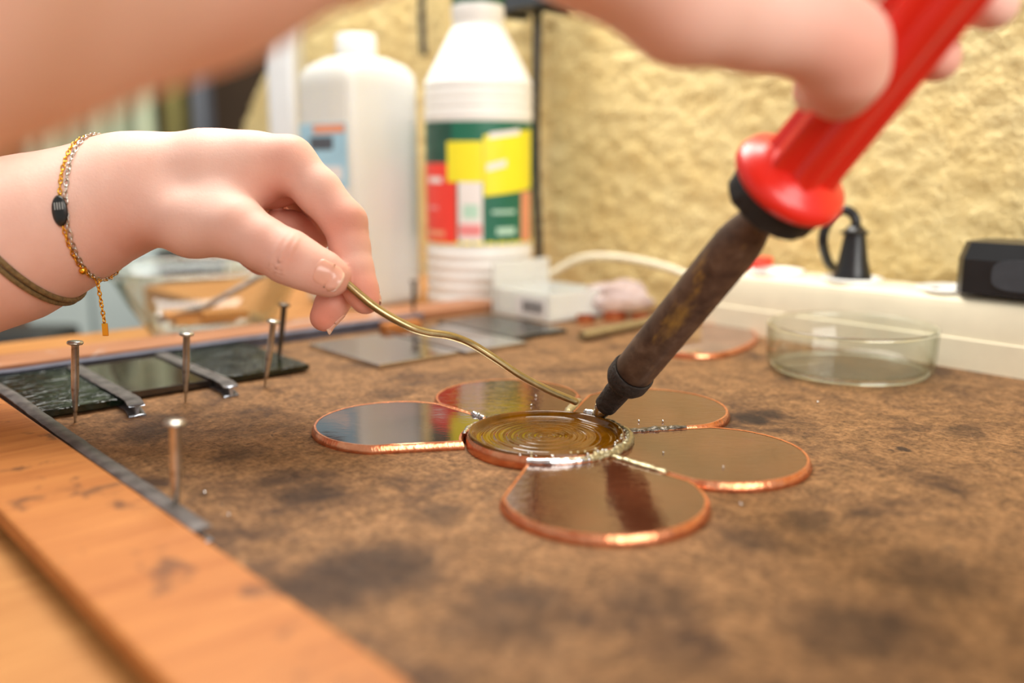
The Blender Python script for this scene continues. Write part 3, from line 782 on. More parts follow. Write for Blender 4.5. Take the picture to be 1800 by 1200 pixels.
# adapter
pp = uv(0.4525 + WS / 2, 0.148 + 0.2035, HS + 0.0024)
th = thing('power_adapter', 'large black power adapter at the right edge on the power strip', 'adapter', pp, BROT)
mesh('body', *prism([(-0.0235, 0.0175), (-0.0235, -0.06), (0.0235, -0.06), (0.0235, 0.0175), (0.016, 0.0235), (-0.016, 0.0235)], 0, 0.02), M['black_plastic'], th, smooth=False)
mesh('cap', *join((lambda q: ([(x * (1 - 0.16 * (z > 0)), y * (0.9 if z > 0 else 1) , z + 0.02) for x, y, z in q[0]], q[1]))(prism([(-0.0235, 0.0175), (-0.0235, -0.06), (0.0235, -0.06), (0.0235, 0.0175), (0.016, 0.0235), (-0.016, 0.0235)], 0, 0.010))), M['black_plastic'], th, smooth=False)
vs, fs = prism([(0.019 * math.copysign(abs(math.cos(t)) ** 0.6, math.cos(t)), 0.009 * math.copysign(abs(math.sin(t)) ** 0.6, math.sin(t))) for t in [2 * math.pi * i / 32 for i in range(32)]], 0, 0.0012)
mesh('inset', [(-0.0234 - z, -0.018 + x, 0.0125 + y) for x, y, z in vs], fs, M['dark_grey_plastic'], th, smooth=False)

# ------------------------------------------------------------------ bottles
def patch(r, a0, a1, z0, z1, n=14, corner=0.0):
    vs, fs = [], []
    m = 6
    for j in range(m + 1):
        for i in range(n + 1):
            s, q = i / n, j / m
            vs.append((math.cos(a0 + (a1 - a0) * s) * r, math.sin(a0 + (a1 - a0) * s) * r, z0 + (z1 - z0) * q))
    for j in range(m):
        for i in range(n):
            fs.append((j * (n + 1) + i, j * (n + 1) + i + 1, (j + 1) * (n + 1) + i + 1, (j + 1) * (n + 1) + i))
    return vs, fs
bp = (-0.0440, 0.4380, BT)
th = thing('white_bottle', 'tall white ribbed plastic bottle with green, red and yellow label', 'bottle', bp)
R = 0.0475
def zz(py, Y=0.40): return Y
ribs = []
prof = [(0, 0), (R - 0.004, 0), (R - 0.0008, 0.003)]
for i in range(5):
    z = 0.007 + i * 0.0094
    prof += [(R, z), (R, z + 0.0048), (R - 0.0016, z + 0.0066), (R - 0.0016, z + 0.0080)]
prof += [(R - 0.001, 0.0555), (R - 0.001, 0.160), (R, 0.163)]
for i in range(3):
    z = 0.165 + i * 0.0075
    prof += [(R, z), (R, z + 0.0040), (R - 0.0016, z + 0.0052), (R - 0.0016, z + 0.0062)]
prof += [(R, 0.189), (R - 0.001, 0.193), (R - 0.005, 0.2005), (0.0235, 0.2365), (0.0212, 0.2405), (0.0212, 0.2425), (0.0226, 0.2440), (0.0226, 0.2555), (0.0205, 0.257), (0.0205, 0.262), (0, 0.262)]
mesh('body', *lathe(prof, 72), M['white_plastic'], th, angle=50)
mesh('cap', *lathe([(0.0, 0.2568), (0.0218, 0.2568), (0.0224, 0.259), (0.0218, 0.280), (0.0200, 0.283), (0, 0.283)], 48, wob=lambda a, j: 1 + 0.012 * math.sin(40 * a) * (1 <= j <= 3)), M['green_cap'], th)
def ang(px): return -math.pi / 2 + math.asin(max(-0.999, min(0.999, (px - 842) / 93.0)))
LB0, LB1 = 0.0572, 0.1592
lb = mesh('label', *patch(R - 0.0006, 0, 2 * math.pi - 0.02, LB0, LB1, 72), M['green_print'], th)
def zl(py): return LB0 + (LB1 - LB0) * (424 - py) / (424 - 216.0)
def lp(name, px0, px1, py0, py1, mat, lift, n=12, tilt=0.0):
    vs, fs = patch(R - 0.0006 + lift, ang(px0), ang(px1), zl(py1), zl(py0), n)
    a0, a1 = ang(px0), ang(px1)
    vs = [(x, y, z + tilt * ((math.atan2(y, x) - a0) / (a1 - a0))) for x, y, z in vs]
    mesh(name, vs, fs, M[mat], lb)
lp('dark_print_panel', 757, 800, 218, 285, 'dark_green_print', 0.0001)
lp('red_print_panel', 751, 807, 286, 423, 'red_print', 0.0002)
lp('yellow_print_panel', 792, 852, 250, 318, 'yellow_print', 0.0003)
lp('white_print_panel', 810, 851, 318, 420, 'white_print', 0.0002)
lp('pink_print_panel', 811, 849, 390, 410, 'pink_print', 0.0003)
lp('mint_print_panel', 818, 844, 356, 380, 'mint_print', 0.0003)
lp('yellow_print_panel', 853, 931, 240, 342, 'yellow_print', 0.0004, tilt=0.006)
lp('lettering_strip', 862, 912, 236, 246, 'white_print', 0.0005, tilt=0.004)
lp('lettering_strip', 858, 890, 288, 300, 'white_print', 0.0005, tilt=0.004)
lp('orange_print_panel', 915, 931, 335, 422, 'orange_print', 0.0003)
lp('lettering_strip', 758, 782, 310, 320, 'white_print', 0.0003)
lp('lettering_strip', 755, 775, 360, 366, 'pink_print', 0.0003)
lp('lettering_strip', 754, 786, 402, 412, 'orange_print', 0.0003)
lp('lettering_strip', 866, 905, 366, 372, 'mint_print', 0.0003)
lp('lettering_strip', 874, 905, 396, 408, 'mint_print', 0.0003)
lp('bottom_stripe', 752, 933, 420, 425, 'yellow_print', 0.00025)

# clear canister
cp = (-0.1510, 0.4500, BT)
th = thing('plastic_canister', 'square translucent canister with white cap and pale blue label', 'bottle', cp, (0, 0, math.radians(48)))
def sqr(h, e, n=64):
    out = []
    for i in range(n):
        t = 2 * math.pi * (i + 0.5) / n
        out.append((h * math.copysign(abs(math.cos(t)) ** e, math.cos(t)), h * math.copysign(abs(math.sin(t)) ** e, math.sin(t))))
    return out
rows = [(0.034, 0.35, 0), (0.0385, 0.26, 0.003), (0.0395, 0.24, 0.008), (0.0395, 0.24, 0.190), (0.0385, 0.26, 0.200), (0.034, 0.35, 0.208), (0.024, 0.7, 0.2145), (0.0175, 1, 0.2158), (0.0165, 1, 0.218), (0.0165, 1, 0.224)]
vs, fs = [], []
for h, e, z in rows: vs += [(x, y, z) for x, y in sqr(h, e)]
for j in range(len(rows) - 1):
    for i in range(64):
        k = (i + 1) % 64; fs.append((j * 64 + i, j * 64 + k, (j + 1) * 64 + k, (j + 1) * 64 + i))
fs.append(list(range(64))[::-1]); fs.append([(len(rows) - 1) * 64 + i for i in range(64)])
mesh('body', vs, fs, M['translucent'], th, angle=50)
mesh('cap', *lathe([(0, 0.2175), (0.0172, 0.2175), (0.0176, 0.219), (0.0172, 0.2330), (0.016, 0.2345), (0, 0.2345)], 48, wob=lambda a, j: 1 + 0.01 * math.sin(36 * a) * (1 <= j <= 2)), M['white_plastic'], th)
lb = mesh('label', *box(-0.0402, -0.0397, -0.033, 0.033, 0.104, 0.158, 0), M['blue_print'], th, smooth=False)
mesh('label_lower', *box(-0.0402, -0.0397, -0.033, 0.033, 0.076, 0.104, 0), M['white_print'], th, smooth=False)
for nm, y0, y1, z0, z1, mt in (('orange_print_panel', -0.031, 0.012, 0.150, 0.157, 'orange_print'), ('lettering_strip', -0.015, 0.018, 0.136, 0.147, 'slate_post'), ('white_print_panel', -0.026, 0.028, 0.110, 0.122, 'white_print'), ('brown_print_panel', -0.026, -0.016, 0.090, 0.100, 'brown_print')):
    mesh(nm, *box(-0.0405, -0.04015, y0, y1, z0, z1, 0), M[mt], lb, smooth=False)

# light upright by the wall
o = upright('metal_upright', 'pale grey metal upright behind the canister', 'post', (-0.29418, 0.72000, 0.17770)[0], (-0.26143, 0.72000, 0.17770)[0], 0.72, 0.375, M['light_post'])

# glass bowl behind the batten
bc = uv(0.178, -0.112, BT + 0.0004)
th = thing('glass_bowl', 'clear square glass bowl behind the pale batten', 'bowl', bc, (0, 0, math.radians(28)))
def srow(h, e, z): return [(x, y, z) for x, y in sqr(h, e)]
rows = [srow(0.040, 0.45, 0.0), srow(0.044, 0.45, 0.003), srow(0.056, 0.42, 0.022), srow(0.066, 0.42, 0.043), srow(0.069, 0.42, 0.0445), srow(0.069, 0.42, 0.047), srow(0.064, 0.42, 0.047), srow(0.0525, 0.42, 0.023), srow(0.041, 0.45, 0.0065), srow(0.036, 0.5, 0.005)]
vs = sum(rows, []); fs = []
for j in range(len(rows) - 1):
    for i in range(64):
        k = (i + 1) % 64; fs.append((j * 64 + i, j * 64 + k, (j + 1) * 64 + k, (j + 1) * 64 + i))
fs.append(list(range(64))[::-1]); fs.append([(len(rows) - 1) * 64 + i for i in range(64)])
mesh('vessel', vs, fs, M['clear_glass'], th, angle=60)
mesh('rim', *tube([(x, y, 0.0475) for x, y in sqr(0.067, 0.42)], 0.0016, 10, True), M['thick_glass'], th)
mesh('foot_ring', *tube([(x, y, 0.0026) for x, y in sqr(0.0405, 0.45)], 0.0016, 10, True), M['thick_glass'], th)
o = mesh('metal_rod', *tube([Vector(bc) + Vector((-0.03, -0.02, 0.0085)), Vector(bc) + Vector((0.0, -0.004, 0.016)), Vector(bc) + Vector((0.054, 0.012, 0.046))], 0.0022, 10), M['lead'])
tag(o, 'dull metal rod leaning in the glass bowl', 'rod')
o = mesh('paper_scrap', *join(box(-0.024, 0.02, -0.018, 0.018, 0, 0.003, 0.001), box(-0.03, 0.0, -0.008, 0.02, 0.003, 0.0075, 0.001), box(-0.005, 0.028, -0.02, 0.006, 0.003, 0.009, 0.001)), M['bench_wood'], loc=(bc[0], bc[1], BT + 0.006), rot=(0, 0, 0.5), smooth=False)
tag(o, 'tan cardboard scraps lying in the glass bowl', 'scraps')

# ------------------------------------------------------------------ clutter near the wall
th = thing('plastic_tray', 'white translucent open box with a barcode sticker beside the white bottle', 'box', uv(0.405, 0.032, BT), BROT)
TW, TD, TH_ = 0.062, 0.062, 0.026
w = TW / 2; d = TD / 2
for nm, bx_ in (('base', box(-w, w, -d, d, 0.0045, 0.0065, 0.0005)), ('side', box(-w, -w + 0.0018, -d, d, 0.0065, TH_, 0.0004)), ('side', box(w - 0.0018, w, -d, d, 0.0065, TH_, 0.0004)), ('side', box(-w + 0.0018, w - 0.0018, -d, -d + 0.0018, 0.0065, TH_, 0.0004)), ('side', box(-w + 0.0018, w - 0.0018, d - 0.0018, d, 0.0065, TH_, 0.0004))):
    mesh(nm, *bx_, M['translucent'], th, smooth=False)
st_ = mesh('sticker', *box(-w - 0.0004, -w - 0.00005, -0.028, 0.006, 0.0075, 0.0215), M['white_print'], th, smooth=False)
for i in range(9):
    y = -0.0255 + i * 0.0027
    mesh('barcode_bar', *box(-w - 0.0006, -w - 0.0004, y, y + (0.0018 if i % 3 else 0.0009), 0.0105, 0.0195), M['black_print'], st_, smooth=False)
lid = mesh('lid', *box(-w, w, -0.001, 0.001, 0, 0.042, 0.0005), M['translucent'], th, smooth=False, loc=(0.0, d + 0.004, 0.004), rot=(0, 0, 0))
# crumpled bag with copper offcuts
def crumple(r, seed, sz=(1, 1, 0.5), n=22):
    vs, fs = lathe([(r * math.sin(math.pi * i / n), -r * math.cos(math.pi * i / n)) for i in range(n + 1)], 34)
    out = []
    for v in vs:
        v = Vector(v); q = 1 + 0.35 * noise.noise(v * 60 + Vector((seed, 0, 0))) + 0.2 * noise.noise(v * 160 + Vector((seed, 3, 0)))
        out.append(Vector((v.x * sz[0] * q, v.y * sz[1] * q, v.z * sz[2] * q)))
    m = min(v.z for v in out)
    return [v - Vector((0, 0, m)) for v in out], fs
bgp = uv(0.448, 0.068, 0.0)
o = mesh('crumpled_bag', *crumple(0.021, 3.0, (1.2, 0.9, 0.62)), M['clear_bag'], loc=(bgp[0], bgp[1], 0.0))
tag(o, 'crumpled pinkish plastic bag beside the barcode box', 'bag')
for i, (u_, v_, r_, lab) in enumerate(((0.424, 0.085, 0.009, 'small curled copper offcut in front of the pink bag'), (0.433, 0.105, 0.007, 'small curled copper offcut nearest the iron barrel'), (0.398, 0.079, 0.007, 'orange copper curl at the corner of the barcode box'))):
    P = [(r_ * math.cos(t) * (1 - 0.04 * t), r_ * math.sin(t) * (1 - 0.04 * t), 0.0) for t in [0.25 * k for k in range(30)]]
    vs, fs = [], []
    for x, y, z in P: vs += [(x, y, 0.0), (x, y, 0.006), (x * 1.05, y * 1.05, 0.006), (x * 1.05, y * 1.05, 0.0)]
    for k in range(len(P) - 1):
        for q in range(4): fs.append((k * 4 + q, k * 4 + (q + 1) % 4, k * 4 + 4 + (q + 1) % 4, k * 4 + 4 + q))
    o = mesh('copper_offcut', vs, fs, M['foil'], loc=uv(u_, v_, 0), angle=40)
    tag(o, lab, 'copper offcut', 'copper offcuts by the wall')
# hollow rod
p0, p1 = Vector((0.03311, 0.23538, 0.00000)), Vector((0.09300, 0.29829, 0.00000))
d = (p1 - p0); L = d.length
th = thing('grey_tube', 'thin pale grey tube lying beside the barcode box', 'tube', (p0.x, p0.y, 0.0037), d.to_track_quat('Z', 'Y').to_euler())
mesh('tube_wall', *lathe([(0.0022, 0.0), (0.0034, 0.0), (0.0034, L), (0.0022, L), (0.0022, 0.0)], 20), M['solder_dull'], th, angle=40)
mesh('bore', *lathe([(0, 0.0006), (0.0022, 0.0006), (0.0022, 0.004), (0, 0.004)], 16), M['black_plastic'], th)
# wooden peg near the squares
o = mesh('wooden_peg', *box(-0.016, 0.016, -0.005, 0.005, 0, 0.008, 0.002), M['batten_orange'], loc=(-0.09571, 0.27215, 0.00000), rot=(0, 0, BA), smooth=False)
tag(o, 'short orange wooden peg behind the loose glass rectangles', 'peg')

# ------------------------------------------------------------------ cables and shelf on the wall
o = mesh('hanging_cable', *tube(spline([uv(0.506, -0.088, 0.40), uv(0.505, -0.092, 0.30), uv(0.503, -0.092, 0.22), uv(0.503, -0.093, 0.14), uv(0.503, -0.089, 0.06), uv(0.503, -0.085, 0.0)], 10), 0.0042, 12), M['black_plastic'])
tag(o, 'black cable hanging down the yellow wall beside the white bottle', 'cable')
o = mesh('hanging_cable', *tube(spline([uv(0.503, -0.27, 0.45), uv(0.503, -0.268, 0.36), uv(0.503, -0.275, 0.28), uv(0.503, -0.272, 0.235)], 10), 0.004, 12), M['black_plastic'])
tag(o, 'short dark cable hanging between the two bottles at the top', 'cable')
th = thing('wall_rack', 'dark grey wall rack at the top edge above the white bottle', 'rack', uv(0.46, -0.16, 0.258), BROT)
mesh('shelf', *box(0.018, 0.05, -0.118, -0.024, 0, 0.016, 0.003), M['charcoal_box'], th, smooth=False)
mesh('front_lip', *box(0.0145, 0.0178, -0.118, -0.024, 0, 0.030, 0.001), M['dark_grey_plastic'], th, smooth=False)
for y in (-0.105, -0.05):
    mesh('bracket', *box(0.022, 0.05, y, y + 0.010, -0.004, 0, 0.0005), M['charcoal_box'], th, smooth=False)

mm = 0.001
# ------------------------------------------------------------------ hands: blended round cones, meshed with surface nets
def smin(a, b, k):
    if k <= 0: return np.minimum(a, b)
    h = np.clip(0.5 + 0.5 * (b - a) / k, 0, 1)
    return b + (a - b) * h - k * h * (1 - h)
def cone(X, a, ra, b, rb):
    ax, ay, az = a; dx, dy, dz = b[0] - ax, b[1] - ay, b[2] - az
    l2 = dx * dx + dy * dy + dz * dz
    px, py, pz = X[0] - np.float32(ax), X[1] - np.float32(ay), X[2] - np.float32(az)
    t = np.clip((px * dx + py * dy + pz * dz) / l2, 0, 1)
    t2 = t
    return np.sqrt((px - t * dx) ** 2 + (py - t * dy) ** 2 + (pz - t * dz) ** 2) - (ra + (rb - ra) * t2)
def chain_sdf(X, ch, k):
    F = None
    for (a, ra), (b, rb) in zip(ch, ch[1:]):
        c = cone(X, a, ra, b, rb)
        F = c if F is None else smin(F, c, k)
    return F
def surface_nets(F, org, h):
    nx, ny, nz = F.shape
    ins = F < 0
    s = np.zeros((nx - 1, ny - 1, nz - 1), np.int8)
    for i in (0, 1):
        for j in (0, 1):
            for k in (0, 1): s += ins[i:nx - 1 + i, j:ny - 1 + j, k:nz - 1 + k]
    act = np.argwhere((s > 0) & (s < 8))
    idx = -np.ones(s.shape, np.int64); idx[tuple(act.T)] = np.arange(len(act))
    cor = [(i, j, k) for i in (0, 1) for j in (0, 1) for k in (0, 1)]
    V = np.stack([F[act[:, 0] + c[0], act[:, 1] + c[1], act[:, 2] + c[2]] for c in cor], 1)
    P = np.zeros((len(act), 3)); N = np.zeros(len(act))
    for m in range(8):
        for q in range(m + 1, 8):
            if sum(abs(cor[m][z] - cor[q][z]) for z in range(3)) != 1: continue
            a, b = V[:, m], V[:, q]; x = (a < 0) != (b < 0)
            t = np.where(x, a / np.where(x, a - b, 1), 0)
            pa, pb = np.array(cor[m], float), np.array(cor[q], float)
            P += np.where(x[:, None], pa + t[:, None] * (pb - pa), 0); N += x
    P = (act + P / N[:, None]) * h + np.array(org)
    quads = []
    for ax in range(3):
        sl0 = [slice(None)] * 3; sl1 = [slice(None)] * 3
        sl0[ax] = slice(0, -1); sl1[ax] = slice(1, None)
        A, B = ins[tuple(sl0)], ins[tuple(sl1)]
        e = np.argwhere(A != B); o1, o2 = [q for q in range(3) if q != ax]
        e = e[(e[:, o1] > 0) & (e[:, o2] > 0) & (e[:, o1] < F.shape[o1] - 1) & (e[:, o2] < F.shape[o2] - 1)]
        def cell(d1, d2):
            c = e.copy(); c[:, o1] -= d1; c[:, o2] -= d2; return idx[tuple(c.T)]
        quads.append(np.stack([cell(1, 1), cell(0, 1), cell(0, 0), cell(1, 0)], 1))
    return P, np.concatenate(quads)
def limb(name, label, parent, chains, kout, h, blends, flush, creases, smooth_it=3):
    """chains: list of (list of (point, radius), inner k, k with the rest)"""
    pts = np.array([p for ch, _, _ in chains for p, r in ch]); rs = np.array([r for ch, _, _ in chains for p, r in ch])
    lo = (pts - rs[:, None]).min(0) - 3 * h; hi = (pts + rs[:, None]).max(0) + 3 * h
    n = np.ceil((hi - lo) / h).astype(int) + 1
    X = np.meshgrid(*[(lo[i] + h * np.arange(n[i])).astype(np.float32) for i in range(3)], indexing='ij', sparse=True)
    F = np.full(n, 0.05, np.float32)
    for ch, ki, ko in chains:
        cp_ = np.array([p for p, r in ch]); cr = np.array([r for p, r in ch])[:, None]
        i0 = np.maximum(0, ((cp_ - cr).min(0) - lo - ko - ki - 3 * h) / h).astype(int)
        i1 = np.minimum(n, ((cp_ + cr).max(0) - lo + ko + ki + 3 * h) / h + 1).astype(int)
        sub = tuple(slice(a, b) for a, b in zip(i0, i1))
        Xs = [X[0][sub[0]], X[1][:, sub[1]], X[2][:, :, sub[2]]]
        c = chain_sdf(Xs, ch, ki)
        b = ch[0][0]                             # blend only near the root of the chain, so fingertips stay apart
        dist = np.sqrt((Xs[0] - b[0]) ** 2 + (Xs[1] - b[1]) ** 2 + (Xs[2] - b[2]) ** 2)
        kf = ko if ko > 7.5 * mm else np.maximum(0.0004, ko * np.clip(1 - (dist - 0.016) / 0.016, 0, 1)).astype(np.float32)
        hh = np.clip(0.5 + 0.5 * (c - F[sub]) / kf, 0, 1)
        F[sub] = c + (F[sub] - c) * hh - kf * hh * (1 - hh)
    P, Q = surface_nets(F, lo, h)
    # laplacian smoothing
    E = np.concatenate([Q[:, [0, 1]], Q[:, [1, 2]], Q[:, [2, 3]], Q[:, [3, 0]]])
    E = np.concatenate([E, E[:, ::-1]])
    deg = np.bincount(E[:, 0], minlength=len(P)).astype(float)
    for it in range(smooth_it):
        S = np.stack([np.bincount(E[:, 0], P[E[:, 1], c], len(P)) for c in range(3)], 1) / deg[:, None]
        P = P + (S - P) * (0.55 if it % 2 == 0 else -0.2)
    # normals
    a, b = P[Q[:, 2]] - P[Q[:, 0]], P[Q[:, 3]] - P[Q[:, 1]]
    fn = np.cross(a, b); N = np.zeros_like(P)
    for c in range(4):
        for d in range(3): N[:, d] += np.bincount(Q[:, c], fn[:, d], len(P))
    N /= np.linalg.norm(N, axis=1)[:, None] + 1e-12
    # gradient sign check
    ctr = (P + N * h); 
    v0 = np.array(chains[0][0][0][0]); near = np.argmin(((P - v0) ** 2).sum(1))
    if ((P[near] - v0) * N[near]).sum() < 0: N = -N
    for p, d, amp, w, rad in creases:           # fold lines: shallow grooves across a digit
        p = np.array(p); d = np.array(d, float); d /= np.linalg.norm(d)
        q = P - p; s = q @ d; r = np.linalg.norm(q - s[:, None] * d, axis=1)
        P = P - N * (amp * np.exp(-(s / w) ** 2) * np.exp(-(np.linalg.norm(q, axis=1) / rad) ** 4))[:, None]
    fl = np.zeros(len(P))
    for p, r, s in flush:
        fl = np.maximum(fl, s * np.exp(-(np.linalg.norm(P - np.array(p), axis=1) / r) ** 2))
    me = bpy.data.meshes.new(name)
    me.from_pydata((P - np.array(parent.location)).tolist(), [], Q.tolist())
    me.validate(); bm = bmesh.new(); bm.from_mesh(me); bmesh.ops.recalc_face_normals(bm, faces=bm.faces)
    for f in bm.faces: f.smooth = True
    bm.to_mesh(me); bm.free()
    at = me.attributes.new('flush', 'FLOAT', 'POINT'); at.data.foreach_set('value', fl.astype(np.float32))
    me.materials.append(M['skin'])
    o = bpy.data.objects.new(name, me); COL.objects.link(o); o.parent = parent; o['label'] = label
    bvh = BVHTree.FromPolygons([Vector(p) for p in P], Q.tolist())
    return o, bvh
def fingernail(parent, bvh, root, tipdir, up, length, width, root_obj, edge=0.0012, lift=0.00025, tilt=0.0):
    """a curved plate laid on the skin: root = point near the cuticle above the skin, up = outward"""
    T = Vector(tipdir).normalized(); Uu = Vector(up); Uu = (Uu - T * Uu.dot(T)).normalized(); S = T.cross(Uu)
    nx, ny = 12, 14; top = []
    for j in range(ny + 1):
        for i in range(nx + 1):
            s = (i / nx - 0.5) * 2; q = j / ny
            rnd = math.sqrt(max(0, 1 - (max(0, 0.28 - q) / 0.28) ** 2)) * 0.25 + 0.75
            rnd *= 1 - 0.25 * max(0, q - 0.8) / 0.2 * abs(s)
            w = width / 2 * s * rnd
            ql = q * length - 0.0012 * s * s * (1 if q > 0.5 else -0.6)
            p = Vector(root) + T * ql + S * w
            hit, nrm, _, dd = bvh.ray_cast(p + Uu * 0.012, -Uu, 0.024)
            base = hit if (hit is not None) else bvh.find_nearest(p - Uu * 0.004)[0]
            top.append((p, base, q, s))
    zs_ = [(b - Vector(root)).dot(Uu) for p, b, q, s in top if b is not None and abs(s) < 0.3]
    zm = sum(zs_) / max(1, len(zs_))
    Z = np.zeros((ny + 1, nx + 1)); ZB = np.zeros((ny + 1, nx + 1))
    for m_, (p, b, q, s) in enumerate(top):
        zb = (b - Vector(root)).dot(Uu) if b is not None else zm - 0.003
        z = zm + 0.0004 - 0.0016 * s * s * (width / 0.009) - 0.0016 * (q - 0.35) ** 2
        zb = max(zb, zm - 0.004)
        if q < 0.75: z = zb * 0.75 + z * 0.25
        Z[m_ // (nx + 1), m_ % (nx + 1)] = max(z, zb + lift); ZB[m_ // (nx + 1), m_ % (nx + 1)] = zb
    for it in range(4):
        G = np.pad(Z, 1, mode='edge'); Z = 0.5 * Z + 0.125 * (G[:-2, 1:-1] + G[2:, 1:-1] + G[1:-1, :-2] + G[1:-1, 2:])
    Z[:, 1:-1] = np.maximum(Z[:, 1:-1], ZB[:, 1:-1] + lift * 0.5)
    Z[:, 0] = np.minimum(Z[:, 0], ZB[:, 0] - 0.0002); Z[:, -1] = np.minimum(Z[:, -1], ZB[:, -1] - 0.0002); Z[0] = np.minimum(Z[0], ZB[0] - 0.0001)
    vs = []
    for m_, (p, b, q, s) in enumerate(top):
        vs.append(p - Uu * (p - Vector(root)).dot(Uu) + Uu * float(Z[m_ // (nx + 1), m_ % (nx + 1)]))
    n = len(vs); fs = []
    for j in range(ny):
        for i in range(nx):
            a = j * (nx + 1) + i; fs.append((a, a + 1, a + nx + 2, a + nx + 1))
    vs2 = [v - Uu * 0.0005 for v in vs]
    fs += [tuple(q + n for q in f)[::-1] for f in fs]
    ring = list(range(nx + 1)) + [(j + 1) * (nx + 1) - 1 for j in range(1, ny + 1)] + list(range(ny * (nx + 1) + nx - 1, ny * (nx + 1) - 1, -1)) + [j * (nx + 1) for j in range(ny - 1, 0, -1)]
    for a, b in zip(ring, ring[1:] + ring[:1]): fs.append((a, b, b + n, a + n))
    o = mesh('fingernail', [v - Vector(parent.location) for v in vs + vs2], fs, M['fingernail'], root_obj)
    # free edge
    o.data.materials.append(M['nail_edge'])
    for f in o.data.polygons:
        c = sum((o.data.vertices[i].co for i in f.vertices), Vector()) / len(f.vertices) + Vector(parent.location)
        if (c - Vector(root)).dot(T) > length - edge: f.material_index = 1
    return o

PERSON = thing('person', 'person with bare arms holding solder wire and a soldering iron over the bench', 'person', (-0.30, -0.05, 0.02))
# ---- left arm
L_CH = [
    # forearm to wrist
    ([((-0.34477, 0.01355, 0.05356), 39*mm), ((-0.27105, 0.02025, 0.07739), 36*mm), ((-0.24005, 0.02504, 0.08626), 33.5*mm), ((-0.21750, 0.02981, 0.09501), 28.5*mm), ((-0.19972, 0.03436, 0.10264), 24.2*mm), ((-0.18384, 0.03737, 0.10762), 21.5*mm)], 12*mm, 12*mm),
    # metacarpals: the back of the hand
    ([((-0.18601, 0.03685, 0.11018), 21.5*mm), ((-0.14992, 0.03421, 0.11754), 16*mm), ((-0.13164, 0.03308, 0.11954), 13.4*mm), ((-0.11476, 0.03174, 0.12054), 11.6*mm)], 8*mm, 14*mm),
    ([((-0.19100, 0.04866, 0.10806), 20*mm), ((-0.15257, 0.05044, 0.11716), 15*mm), ((-0.11945, 0.05125, 0.12132), 11.2*mm)], 8*mm, 14*mm),
    ([((-0.19432, 0.05625, 0.10517), 18*mm), ((-0.15986, 0.06405, 0.11383), 14*mm), ((-0.12916, 0.06795, 0.11811), 10.2*mm)], 8*mm, 14*mm),
    ([((-0.19599, 0.05977, 0.10236), 16*mm), ((-0.16877, 0.07271, 0.10598), 13*mm), ((-0.14132, 0.08100, 0.11189), 9.4*mm)], 8*mm, 14*mm),
    # thenar and thumb
    ([((-0.17551, 0.02781, 0.10042), 15*mm), ((-0.15337, 0.01759, 0.09503), 14.5*mm), ((-0.13166, 0.00907, 0.09317), 12.6*mm), ((-0.11989, 0.00385, 0.08732), 10.8*mm), ((-0.10836, 0.00075, 0.08187), 10.9*mm), ((-0.10084, 0.00051, 0.07807), 9.6*mm), ((-0.09349, 0.00136, 0.07460), 8.6*mm), ((-0.09095, 0.00159, 0.07313), 7.6*mm)], 4*mm, 9*mm),
    # first web
    ([((-0.13915, 0.02113, 0.10272), 9*mm), ((-0.12952, 0.03309, 0.11178), 9*mm)], 5*mm, 12*mm),
    # palm pad under the knuckles
    ([((-0.13298, 0.04993, 0.10933), 11*mm), ((-0.12032, 0.04283, 0.10951), 8.6*mm)], 5*mm, 7*mm),
    # index finger
    ([((-0.11400, 0.03179, 0.12079), 11.3*mm), ((-0.10030, 0.02678, 0.10819), 10.0*mm), ((-0.08827, 0.02166, 0.09502), 9.5*mm), ((-0.08567, 0.01755, 0.08441), 8.5*mm), ((-0.08333, 0.01364, 0.07487), 8.1*mm), ((-0.08036, 0.01059, 0.06706), 7.2*mm), ((-0.07822, 0.00870, 0.06261), 6.2*mm)], 3*mm, 5*mm),
    # middle finger
    ([((-0.11865, 0.05125, 0.12132), 10.8*mm), ((-0.10487, 0.04815, 0.10546), 9.4*mm), ((-0.09091, 0.04384, 0.08863), 8.9*mm), ((-0.08929, 0.03208, 0.07534), 8.0*mm), ((-0.09039, 0.02215, 0.06625), 7.5*mm), ((-0.09462, 0.01772, 0.05923), 7.0*mm), ((-0.09769, 0.01567, 0.05396), 6.4*mm)], 3*mm, 2*mm),
    # ring finger, curled
    ([((-0.12888, 0.06790, 0.11784), 9.8*mm), ((-0.11538, 0.06536, 0.10485), 9.0*mm), ((-0.10387, 0.06165, 0.09112), 8.3*mm), ((-0.10852, 0.05177, 0.08749), 7.6*mm), ((-0.11759, 0.04546, 0.09167), 7.1*mm), ((-0.12318, 0.04274, 0.09343), 6.4*mm)], 3*mm, 1.5*mm),
    # little finger, curled
    ([((-0.14104, 0.08089, 0.11133), 8.8*mm), ((-0.13070, 0.08091, 0.09582), 8.0*mm), ((-0.12136, 0.07644, 0.08334), 7.2*mm), ((-0.12871, 0.06748, 0.07400), 6.6*mm), ((-0.13632, 0.05838, 0.07439), 6.3*mm), ((-0.14012, 0.05481, 0.07695), 5.8*mm)], 3*mm, 1.5*mm),
]
DT = np.array((-0.09349, 0.00136, 0.07460)) - np.array((-0.10836, 0.00075, 0.08187))
